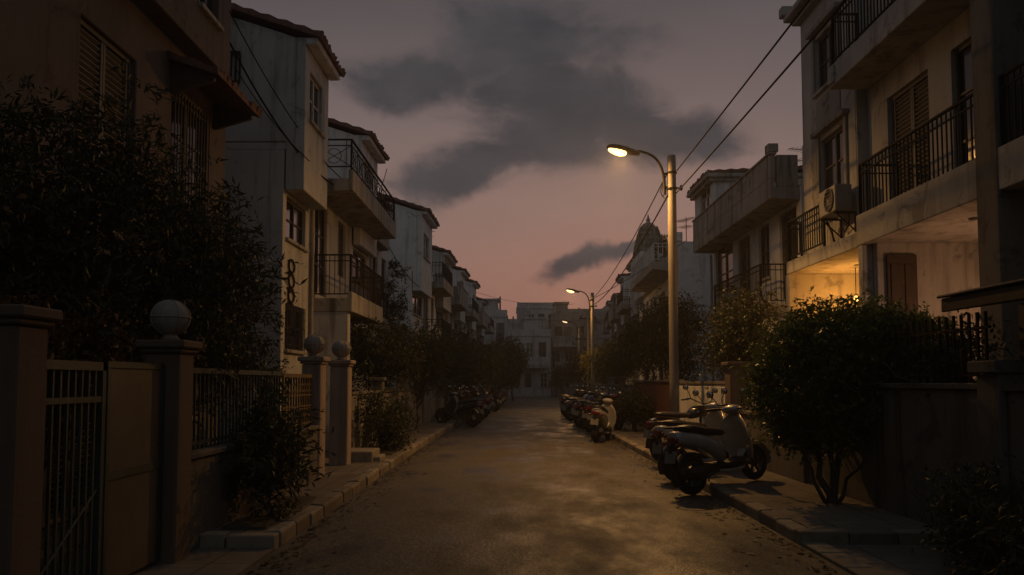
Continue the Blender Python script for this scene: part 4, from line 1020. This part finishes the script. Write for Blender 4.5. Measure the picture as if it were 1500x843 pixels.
    for s in (-1, 1):
        f = MB(); f.loft([ring((-.86+d,s*.155,.71),(0,1,0),(0,0,1),hw,hw*.75,10) for d, hw in ((.02,.03),(-.01,.04),(-.03,.02))]); f.build('indicator', M['lens'], t)
    f = MB(); Rp = Matrix.Translation((-.93,0,.54)) @ Matrix.Rotation(.3, 4, 'Y'); f.box(-.004,.004,-.10,.10,-.08,.08, Rp); f.build('number_plate', M['plate'], t, bevel=.003)
    f = MB(); f.loft([ring((x_,.02,z_),(0,1,0),(0,0,1),a_,b_,12,3) for x_,z_,a_,b_ in ((-.72,.26,.06,.06),(-.55,.28,.09,.09),(-.3,.29,.10,.09),(-.12,.27,.08,.06))]); f.box(-.66,-.1,.075,.125,.2,.34); f.build('engine', M['engine'], t)
    f = MB(); f.tube([(-.3,-.1,.24),(-.45,-.14,.22),(-.55,-.16,.27),(-.9,-.17,.36)], [.02,.025,.05,.055], 12); f.build('exhaust', M['engine'], t)
    f = MB(); f.tube([(-.12,.12,.22),(-.06,.27,.0)], .013, 6); f.build('kickstand', M['black'], t)
    f = MB(); f.tube([(-.52,.12,.3),(-.62,.13,.62)], .025, 8); f.build('shock_absorber', M['black'], t)
    return t
def make_motorcycle(label, paint):
    t = thing('motorcycle', label, 'motorcycle', (0,0,0), 'motorcycles parked at the kerb'); P = M[paint]
    wheel(t, -.64, .30, .11); wheel(t, .66, .30, .09)
    yz = lambda x, z, hw, hh, p=2.4, n=14: ring((x,0,z), (0,1,0), (0,0,1), hw, hh, n, p)
    f = MB(); f.loft([yz(-.02,.78,.07,.05), yz(.06,.83,.12,.10), yz(.2,.87,.145,.125), yz(.36,.86,.13,.11), yz(.45,.82,.07,.06)]); f.build('fuel_tank', P, t, subsurf=1)
    f = MB(); f.loft([yz(-.82,.86,.05,.02), yz(-.76,.865,.10,.04), yz(-.45,.84,.13,.05), yz(-.15,.80,.135,.05), yz(.02,.82,.09,.04)]); f.build('seat', M['seat'], t, subsurf=1)
    f = MB(); f.loft([yz(-.98,.74,.04,.03), yz(-.85,.76,.09,.055), yz(-.5,.70,.12,.09), yz(-.2,.64,.12,.1), yz(-.02,.6,.08,.06)]); f.build('side_panel', P, t, subsurf=1)
    f = MB(); f.loft([yz(-.22,.40,.10,.12,3), yz(0,.40,.14,.15,3), yz(.2,.44,.12,.17,3), yz(.3,.5,.07,.1,3)])
    for k in range(6): f.box(-.02,.24,-.15,.15,.46+k*.035,.472+k*.035)
    f.build('engine', M['engine'], t)
    f = MB(); f.tube([(.45,0,.9),(.3,.0,.72),(.34,0,.3),(-.2,0,.26),(-.3,0,.6),(-.7,0,.72)], .024, 8)
    for s in (-1, 1): f.tube([(-.25,s*.1,.33),(-.64,s*.1,.3)], .025, 8); f.tube([(-.5,s*.13,.68),(-.62,s*.13,.32)], .028, 8)
    f.build('frame', M['black'], t)
    f = MB()
    for s in (-1, 1): f.tube([(.66,s*.085,.3),(.43,s*.085,.95)], [.026,.02], 8)
    f.tube([(.66,-.1,.3),(.66,.1,.3)], .014, 8); f.build('fork', M['chrome'], t)
    f = MB(); f.loft([ring((.66+.335*math.cos(a),0,.3+.335*math.sin(a)),(0,1,0),(math.cos(a),0,math.sin(a)),.06,.01,10,3) for a in [math.radians(q) for q in range(25,166,14)]]); f.build('front_fender', P, t)
    f = MB(); f.loft([ring((-.64+.345*math.cos(a),0,.3+.36*math.sin(a)),(0,1,0),(math.cos(a),0,math.sin(a)),.075,.01,10,3) for a in [math.radians(q) for q in range(45,196,14)]]); f.build('rear_fender', M['black'], t)
    f = MB(); f.tube([(.2,.38,1.04),(.3,.25,1.07),(.4,.1,1.0),(.4,-.1,1.0),(.3,-.25,1.07),(.2,-.38,1.04)], .013, 8)
    for s in (-1, 1): f.tube([(.28,s*.27,1.065),(.195,s*.385,1.038)], .018, 10)
    f.build('handlebar', M['black'], t)
    f = MB(Matrix.Translation((.53,0,.92)) @ Matrix.Rotation(PI/2,4,'Y')); f.lathe([(.02,-.12),(.07,-.09),(.095,-.02),(.095,0),(.09,.0)], 18); f.build('headlight', M['black'], t)
    mirror(t, .25, 1.08, .31, 1.24); mirror(t, -.25, 1.08, .31, 1.24)
    f = MB(); f.loft([ring((-.95-d,0,.70),(0,1,0),(.2,0,1),hw,hw*.6,12,3) for d, hw in ((0,.08),(.035,.075),(.05,.04))]); f.build('tail_light', M['lens'], t)
    f = MB(); f.box(-.004,.004,-.1,.1,-.07,.07, Matrix.Translation((-1.0,0,.52)) @ Matrix.Rotation(.35,4,'Y')); f.build('number_plate', M['plate'], t)
    f = MB(); f.tube([(.22,-.1,.42),(.3,-.13,.28),(0,-.15,.22),(-.4,-.16,.28),(-.95,-.17,.38)], [.02,.022,.025,.045,.05], 10); f.build('exhaust', M['chrome'], t)
    f = MB(); f.tube([(-.05,.1,.25),(.02,.28,0)], .013, 6); f.build('kickstand', M['black'], t)
    return t
def recolour(t, old, new):
    for c in t.children_recursive:
        if c.type == 'MESH' and c.data.materials and c.data.materials[0] == M[old]:
            c.data = c.data.copy(); c.data.materials[0] = M[new]
def put(t, x, y, heading, pitch=0, lean=.09, z=0.):
    t.location = (x, y, z); t.rotation_euler = (lean, -pitch, heading)
SC = make_scooter('silver grey scooter nearest us, rear wheel off the kerb, beside the round bush', 'silver')
MC = make_motorcycle('dark motorcycle with wide handlebars, mostly hidden behind the two nearest scooters', 'blackpaint')
put(SC, 2.90, 11.25, math.radians(33), .10, -.07, .075)
put(MC, 3.2, 15.0, math.radians(34), .03, .07, .1)
def more(src, x, y, hd, label, group=None, paint=None, old='silver', pitch=0., lean=.08, z=0.):
    c = copy_tree(src); c['label'] = label
    if group: c['group'] = group
    if paint: recolour(c, old, paint)
    put(c, x, y, hd, pitch, lean, z); return c
more(SC, 2.28, 20.9, math.radians(70), 'cream scooter alone in the road with red tail light, before the far right row', None, 'whitepaint', pitch=.0)
GRR = 'dark parked row on the right'
rr = random.Random(12)
y = 23.6; k = 0
row = [('redpaint', 'dark red scooter right behind the lone cream scooter'), ('blackpaint', None), ('blackpaint', None), ('bluepaint', None), ('blackpaint', None), ('silver', None), ('blackpaint', None), ('redpaint', None), ('blackpaint', None)]
for pt, lb in row:
    src, old = (SC, 'silver') if rr.random() < .6 else (MC, 'blackpaint')
    more(src, ER(y)+.05+rr.uniform(-.12,.12), y, math.radians(48+rr.uniform(-12,12)), lb or 'dark two-wheeler in the packed far row along the right kerb', None if lb else GRR, pt if pt != old else None, old, .06, rr.uniform(.04,.1), .05)
    y += 1.25+rr.uniform(0,.5)*1+k*.12; k += 1
GLL = 'dark parked row on the left'
y = 27.5; k = 0
for pt in ('blackpaint','silver','blackpaint','redpaint','whitepaint','blackpaint','blackpaint','bluepaint','silver','blackpaint','redpaint','blackpaint'):
    src, old = (SC, 'silver') if rr.random() < .55 else (MC, 'blackpaint')
    more(src, EL(y)+.02+rr.uniform(-.15,.15), y, math.radians(138+rr.uniform(-12,12)), 'dark two-wheeler in the packed row along the left kerb', GLL, pt if pt != old else None, old, .06, rr.uniform(.04,.1), .05)
    y += 1.35+rr.uniform(0,.6)+k*.14; k += 1
more(SC, 3.0, 12.7, math.radians(31), 'pale scooter half hidden behind the nearest silver grey scooter', None, 'whitepaint', pitch=.10, lean=-.06, z=.075)

# ------------------------------------------------------------------ foliage
def foliage(name, clumps, ntw, k, L, W, tw, mat, parent, seed, droop=.25, shell=.5, lump=.18, up=.25, loc=None, clus=14):
    g = np.random.default_rng(seed); cl = np.array([[*c, *r] for c, r in clumps], float)
    wgt = (cl[:,3]*cl[:,4]*cl[:,5])**(2/3); idx = g.choice(len(cl), ntw, p=wgt/wgt.sum())
    d = g.normal(size=(ntw,3)); d /= np.linalg.norm(d, axis=1)[:,None]
    ph = g.random((6,3))*4-2; q = g.random(6)*6.28
    lum = sum(np.sin(d@ph[i]*2.2+q[i]+idx*1.7) for i in range(6))/6
    rad = (shell+(1-shell)*g.random(ntw)**.6)*(1+lump*2*lum)
    p = cl[idx,:3]+d*cl[idx,3:]*rad[:,None]
    if clus:
        sub = np.concatenate([np.flatnonzero(idx == q_)[:max(3, int((idx == q_).sum()/clus))] for q_ in range(len(cl))])
        near = {q_: sub[idx[sub] == q_] for q_ in range(len(cl))}
        pick = np.array([g.choice(near[q_]) for q_ in idx]); m_ = g.random(ntw) < .82
        off_ = g.normal(size=(ntw,3))*cl[idx,3:].mean(1)[:,None]*.15
        p = np.where(m_[:,None], p[pick]+off_, p)
    td = d*.8+g.normal(size=(ntw,3))*.45+np.array([0,0,up]); td /= np.linalg.norm(td, axis=1)[:,None]
    tl = tw*(.6+.8*g.random(ntw))
    t = (np.arange(k)[None,:]+g.random((ntw,k)))/k
    pos = p[:,None,:]+td[:,None,:]*(tl[:,None]*t)[:,:,None]; pos[:,:,2] -= droop*tl[:,None]*t*t
    ld = td[:,None,:]*.55+g.normal(size=(ntw,k,3))*.6+np.array([0,0,-.15]); ld /= np.linalg.norm(ld, axis=2)[:,:,None]
    nr = g.normal(size=(ntw,k,3))*.6+np.array([0,0,.8]); sd_ = np.cross(ld, nr); sd_ /= np.linalg.norm(sd_, axis=2)[:,:,None]+1e-9
    un = np.cross(sd_, ld); s = (.45+1.0*g.random((ntw,k))**1.3)[:,:,None]
    v0 = pos; v1 = pos+ld*L*s*.45+sd_*W*s*.5+un*W*s*.15; v2 = pos+ld*L*s-un*L*s*.12; v3 = pos+ld*L*s*.45-sd_*W*s*.5+un*W*s*.15
    vs = np.stack([v0,v1,v2,v3], 2).reshape(-1,3)
    vs[:,2] = np.maximum(vs[:,2], .13)
    off = np.array(wloc(parent) if parent else (loc or (0,0,0))); vs -= off
    n = len(vs)//4; me = bpy.data.meshes.new(name)
    me.vertices.add(n*4); me.vertices.foreach_set('co', vs.ravel()); me.loops.add(n*4); me.loops.foreach_set('vertex_index', np.arange(n*4, dtype=np.int32))
    me.polygons.add(n); me.polygons.foreach_set('loop_start', np.arange(n, dtype=np.int32)*4)
    me.update(); me.validate(); me.materials.append(M[mat])
    o = bpy.data.objects.new(name, me); COL.objects.link(o)
    if parent: o.parent = parent
    elif loc: o.location = loc
    return o
def limbs(root, base, top, r0, tips, seed, name='trunk', stems=None):
    g = random.Random(seed); f = MB()
    def bent(a, b, r, k=5, j=.06):
        a, b = V(a), V(b); L = (b-a).length
        pts = [a.lerp(b, i/k)+V((g.uniform(-1,1), g.uniform(-1,1), g.uniform(-.5,.5)))*L*j*(0 if i in (0,k) else 1) for i in range(k+1)]
        f.tube(pts, [r*(1-.62*i/k) for i in range(k+1)], 8); return pts
    if stems is None:
        tp = bent(base, top, r0); tp_ = tp[-1]; r1 = r0*.6
        for t in tips:
            q = tp[g.choice([3,4,5])]; bp = bent(q, t, r1*g.uniform(.5,.8), 5, .08)
            for _ in range(3):
                s = bp[g.choice([2,3,4])]; bent(s, V(s)+V((g.uniform(-1,1),g.uniform(-1,1),g.uniform(-.2,.9)))*(V(t)-V(q)).length*.5, r1*.25, 4, .1)
    else:
        for (a, b, r) in stems: bent(a, b, r)
    return f.build(name, M['bark'], root)
def tree(name, label, cat, base, clumps, ntw, k, L, W, tw, leaf, seed, r0=.08, group=None, fork=.5, stems=None, **kw):
    t = thing(name, label, cat, base, group)
    z = sum(c[2] for c, _ in clumps)/len(clumps); cx = sum(c[0] for c, _ in clumps)/len(clumps); cy = sum(c[1] for c, _ in clumps)/len(clumps)
    limbs(t, V(base)-V((0,0,.05)), (base[0]*.6+cx*.4, base[1]*.6+cy*.4, base[2]+(z-base[2])*fork), r0, [c for c, _ in clumps], seed, stems=stems)
    foliage('crown', clumps, ntw, k, L, W, tw, leaf, t, seed, **kw); return t

# round clipped bush on the right pavement
tree('bush', 'big rounded clipped bush on forked stems, standing against the right wall', 'bush', (3.66,9.5,.12),
     [((3.80,9.75,1.55),(.9,.85,.76)), ((4.2,9.9,1.76),(.74,.75,.66)), ((3.46,9.7,1.38),(.62,.64,.62)), ((4.5,9.65,1.6),(.64,.65,.72)), ((4.9,9.8,1.6),(.5,.55,.66)), ((3.9,9.6,1.98),(.76,.68,.45)), ((3.55,9.45,.98),(.34,.38,.28))],
     11500, 9, .045, .027, .125, 'leaf_bush', 31, .055, fork=.35, droop=.2, shell=.6, lump=.07, clus=8,
     stems=[((3.66,9.5,.07),(3.45,9.55,.95),.05), ((3.68,9.5,.07),(3.95,9.7,1.1),.055), ((3.66,9.52,.07),(3.72,9.62,1.2),.045), ((3.72,9.5,.07),(4.15,9.5,.85),.028), ((3.62,9.5,.07),(3.3,9.45,.8),.026)])
# near left garden tree
tree('tree', 'large dark tree in the garden behind the left gate, arching over the railings', 'tree', (-3.9,7.9,0),
     [((-4.25,6.9,3.1),(.6,1.0,.8)), ((-3.9,7.8,3.15),(.8,.9,.85)), ((-3.6,8.8,2.9),(.85,.9,.75)), ((-3.4,9.3,2.55),(.5,.8,.6)), ((-4.1,7.3,2.2),(.7,1.0,.7)), ((-3.5,8.4,2.1),(.7,1.0,.6)), ((-3.6,10.0,2.6),(.4,.6,.5)), ((-4.2,6.0,2.7),(.5,.8,.7))],
     2700, 12, .10, .024, .48, 'leaf_tree', 32, .09, fork=.55, droop=.5, shell=.35, lump=.22, up=.15)
tree('bush', 'bronze-leaved bush behind the near left gate, catching warm light', 'bush', (-3.7,6.2,0),
     [((-3.7,5.9,1.6),(.42,.8,.5)), ((-3.65,6.9,1.5),(.4,.6,.5)), ((-3.6,5.2,1.5),(.35,.5,.4))], 700, 10, .07, .03, .3, 'leaf_bronze', 33, .04, droop=.4, shell=.3)
tree('shrub', 'straggly kerbside shrub in front of the green railings', 'shrub', (-2.47,8.45,.14),
     [((-2.5,8.5,.8),(.28,.45,.4)), ((-2.55,8.8,1.1),(.24,.4,.33)), ((-2.48,8.2,.5),(.26,.35,.3)), ((-2.6,9.5,.6),(.18,.35,.35))], 430, 10, .10, .026, .30, 'leaf_olive', 34, .028, fork=.4, droop=.3, shell=.3, lump=.25, up=.5)
tree('shrub', 'climbing plant spilling over the ochre grille', 'shrub', (-3.3,10.6,0),
     [((-3.4,10.2,1.75),(.32,.7,.3)), ((-3.4,11.0,1.55),(.25,.45,.22)), ((-3.35,9.5,1.6),(.3,.6,.4))], 520, 10, .06, .028, .28, 'leaf_olive', 35, .035, droop=.5, shell=.3, lump=.25)
tree('shrub', 'broad shrub in the kerbed bed beyond the last ball-topped post', 'shrub', (-2.55,16.6,.14),
     [((-2.5,16.3,.6),(.4,.5,.42)), ((-2.6,17.0,.85),(.4,.6,.5)), ((-2.75,16.0,.9),(.3,.45,.45)), ((-2.4,16.8,.42),(.38,.6,.3))], 900, 10, .06, .03, .26, 'leaf_tree', 36, .04, fork=.3, droop=.3, shell=.3, lump=.25)
tree('shrub', 'shaggy dark shrub at the foot of the nearest right wall', 'shrub', (3.6,6.1,.0),
     [((3.6,6.0,.35),(.42,.5,.34)), ((3.75,6.5,.45),(.32,.45,.36)), ((3.5,5.5,.28),(.4,.45,.26))], 700, 9, .075, .02, .22, 'leaf_tree', 37, .03, fork=.3, shell=.25, up=.6)
GT = 'street trees'
def st(label, x, y, z, rx, ry, rz, n, leaf, seed, cat='tree', L=.075, group=GT, nm='tree', zb=0):
    g = random.Random(seed)
    cl = [((x+g.uniform(-.45,.45)*rx, y+g.uniform(-.5,.5)*ry, z+g.uniform(-.4,.4)*rz), (rx*g.uniform(.45,.7), ry*g.uniform(.45,.7), rz*g.uniform(.45,.7))) for _ in range(7)]
    return tree(nm, label, cat, (x, y, zb), cl, n, 9, L, L*.45, .34, leaf, seed, .085, group, fork=.45, droop=.4, shell=.35, lump=.22)
st('dark dense street tree below the two balconies, first on the left', -3.35, 20.5, 2.3, 1.25, 1.9, 1.0, 1700, 'leaf_tree', 41)
st('dark street tree next after the first one on the left wall', -2.95, 25.2, 2.35, 1.35, 2.3, 1.15, 1700, 'leaf_tree', 42)
st('dark street tree in front of the white gabled house', -2.5, 31.0, 2.4, 1.4, 2.5, 1.1, 1500, 'leaf_tree', 43, L=.09)
st('street tree with yellowish sprays, midway down the left side', -1.9, 37.5, 2.3, 1.3, 2.6, 1.2, 1200, 'leaf_olive', 44, L=.10)
st('dark far tree on the left, beyond the yellowish one', -1.5, 45., 2.6, 1.7, 3.0, 1.5, 1100, 'leaf_tree', 45, L=.13)
st('dark far tree second from the end on the left', -.9, 54., 2.7, 1.8, 3.5, 1.7, 1000, 'leaf_tree', 46, L=.15)
st('farthest tree on the left, before the end block', .1, 65., 2.8, 2.0, 3.5, 1.8, 900, 'leaf_tree', 47, L=.18)
st('dark tree standing before the low grey block that closes the street', -.6, 82.6, 2.4, 1.5, .9, 1.5, 650, 'leaf_tree', 61, L=.2)
st('dark tree standing before the dim three-storey end block', 5.0, 82.8, 2.2, 1.4, .9, 1.3, 650, 'leaf_tree', 62, L=.2)
st('loose leafy tree behind the white slatted wall, its top catching lamp light', 4.62, 16.6, 2.35, .72, 1.6, 1.05, 1700, 'leaf_olive', 48, L=.07)
st('dark upright tree behind the dark red wall', 4.75, 24.2, 2.7, 1.2, 2.0, 1.5, 1700, 'leaf_tree', 50, L=.08)
st('dark leafy tree below the turret house', 5.0, 30.0, 2.9, 1.3, 2.2, 1.5, 1400, 'leaf_tree', 51, L=.09)
st('yellow-green tree lit by the second lamp, nearer one', ER(36)+1.8, 36., 2.2, 1.2, 2.3, 1.1, 1200, 'leaf_warm', 52, L=.10)
st('yellow-green tree lit by the second lamp, farther one', ER(44)+1.7, 44.5, 2.3, 1.3, 2.5, 1.2, 1100, 'leaf_warm', 53, L=.12)
st('far olive tree on the right beyond the second lamp', ER(53)+1.6, 53., 2.4, 1.4, 3.0, 1.3, 900, 'leaf_olive', 54, L=.14)
st('farthest tree on the right', ER(65)+1.6, 65., 2.6, 1.6, 3.0, 1.5, 800, 'leaf_tree', 55, L=.17)
st('dark bush on the pavement against the dark red wall', 3.45, 23.2, .85, .55, 1.1, .62, 1000, 'leaf_tree', 56, 'bush', .06, None, 'bush', .12)
st('sprawling plant grown up the iron bars by the gate canopy', 4.32, 7.9, 1.75, .15, .6, .3, 170, 'leaf_olive', 57, 'plant', .06, None, 'plant', 0)
# low growth along the left wall
st('low weedy bush at the foot of the streaked left wall, past the broad shrub', EL(20)-.72, 20.2, .6, .3, 1.2, .42, 500, 'leaf_olive', 58, 'bush', .055, None, 'bush', .12)
tree('creeper', 'dark creeper hanging down the corner of the small-towered pale house', 'creeper', (EL(28)-2.25,28.2,.1), [((EL(28)-2.2,28.0,4.4),(.35,.5,.7)), ((EL(28)-2.1,27.8,3.4),(.3,.45,.6)), ((EL(28)-2.2,28.1,5.2),(.25,.4,.4))], 420, 9, .09, .045, .3, 'leaf_tree', 71, .05)
tree('creeper', 'ragged growth sprouting from the roof edge of the turret house', 'creeper', (ER(34)+3.9,34.5,6.45), [((ER(34)+3.75,34.5,7.2),(.3,.8,.35)), ((ER(34)+3.7,37.2,7.1),(.25,.7,.3))], 260, 8, .1, .05, .3, 'leaf_olive', 72, .03)
wire((3.30,17.3,6.0), (3.33,17.28,5.4), .0, 'looped slack cable hanging at the top of the nearest lamp post', .012)
o = [x for x in COL.objects if x.get('label', '').startswith('looped slack')][0]; bpy.data.objects.remove(o)
f = MB(); f.tube([(3.32,17.3,5.95),(3.24,17.4,5.75),(3.2,17.5,5.6),(3.26,17.45,5.5),(3.31,17.35,5.6),(3.25,17.4,5.72),(3.22,17.45,5.52),(3.31,17.36,5.4)], .01, 6)
tag(f.build('power_cable', M['cable'], None, loc=(3.32,17.3,5.95)), 'looped slack cable tangled at the top of the nearest lamp post', 'cable', 'cables strung along the street')
# fallen leaves in the gutters: nobody could count them
g = np.random.default_rng(5); n = 1500
yy = 5+g.random(n)**1.4*30; left = g.random(n) < .5
xx = np.where(left, [EL(y)+.05 for y in yy], [ER(y)-.05 for y in yy])+np.where(left, 1, -1)*g.exponential(.16, n)
f = MB(); vs, fs = [], []
for i in range(n):
    x, y = xx[i], yy[i]; a = g.random()*6.28; s = .02+.03*g.random()
    b = (x-EL(y))/(ER(y)-EL(y)); z = .035*(1-(2*b-1)**2)+.006
    c, q = math.cos(a)*s, math.sin(a)*s; k = len(vs)
    vs += [(x-c,y-q,z), (x+q*.5,y-c*.5,z+.01*g.random()), (x+c,y+q,z+.018*g.random()), (x-q*.5,y+c*.5,z+.008)]; fs.append((k,k+1,k+2,k+3))
f.add(vs, fs); tag(f.build('leaf_litter', M['litter'], normals=False), 'scattered dry leaves lying in both gutters', kind='stuff')

# ------------------------------------------------------------------ lit lamps of the houses
def bulb(loc, e, col=(1,.5,.17), r=.05):
    L = bpy.data.objects.new('porch_light', bpy.data.lights.new('porch_light', 'POINT')); COL.objects.link(L)
    L.data.energy = e; L.data.color = col; L.data.shadow_soft_size = r; L.location = loc
bulb((6.75,16.0,2.95), PORCH_W*1.15, (1,.40,.07), .07)
bulb((6.75,15.2,3.5), PORCH_W*.14, (1,.42,.08), .04)
bulb((6.9,11.2,2.2), PORCH_W*.62, (1,.48,.23), .1)
# wall lantern behind the left tree
t = thing('wall_lantern', 'small lit wall lantern on the pink house, hidden behind the leaves of the tree', 'lantern', (-4.8,7.9,1.75))
f = MB(Matrix.Translation((-4.66,7.9,1.75))); f.box(-.138,-.12,-.05,.05,-.1,.1); f.tube([(-.12,0,.06),(0,0,.1)], .012, 6); f.lathe([(.08,.09),(.02,.14)], 10); f.build('bracket', M['iron'], t)
f = MB(Matrix.Translation((-4.66,7.9,1.75))); f.lathe([(.04,-.09),(.065,-.02),(.065,.07),(.04,.085)], 12); f.build('lamp_glass', M['porch_glow'], t)
bulb((-4.5,7.9,1.7), LANTERN_W)

# ------------------------------------------------------------------ evening air between the ground and the rooftops
HAZE = .0018
if HAZE:
    hz = MB().box(-210, 210, -70, 430, -1.1, 16.5).build('haze', None); tag(hz, 'thin evening haze filling the street', kind='stuff')
    m = bpy.data.materials.new('evening_haze'); m.use_nodes = True; nt = m.node_tree; nt.nodes.clear()
    ou = nt.nodes.new('ShaderNodeOutputMaterial'); pv = nd(nt, 'ShaderNodeVolumePrincipled', Density=HAZE); pv.inputs['Color'].default_value = (.85,.86,.9,1); pv.inputs['Anisotropy'].default_value = .6
    nt.links.new(pv.outputs[0], ou.inputs['Volume']); hz.data.materials.append(m)

# ------------------------------------------------------------------ render settings
S.render.engine = 'CYCLES'
c = S.cycles; c.use_denoising = True; c.max_bounces = 6; c.diffuse_bounces = 3; c.glossy_bounces = 3; c.transmission_bounces = 3; c.transparent_max_bounces = 6
c.sample_clamp_indirect = 3; c.use_light_tree = True; c.use_adaptive_sampling = False
try: c.denoising_input_passes = 'RGB_ALBEDO_NORMAL'
except Exception: pass
S.view_settings.view_transform = 'Standard'; S.view_settings.look = 'None'; S.view_settings.exposure = EXPOSURE; S.view_settings.gamma = 1
S.render.resolution_x, S.render.resolution_y = 1024, 575
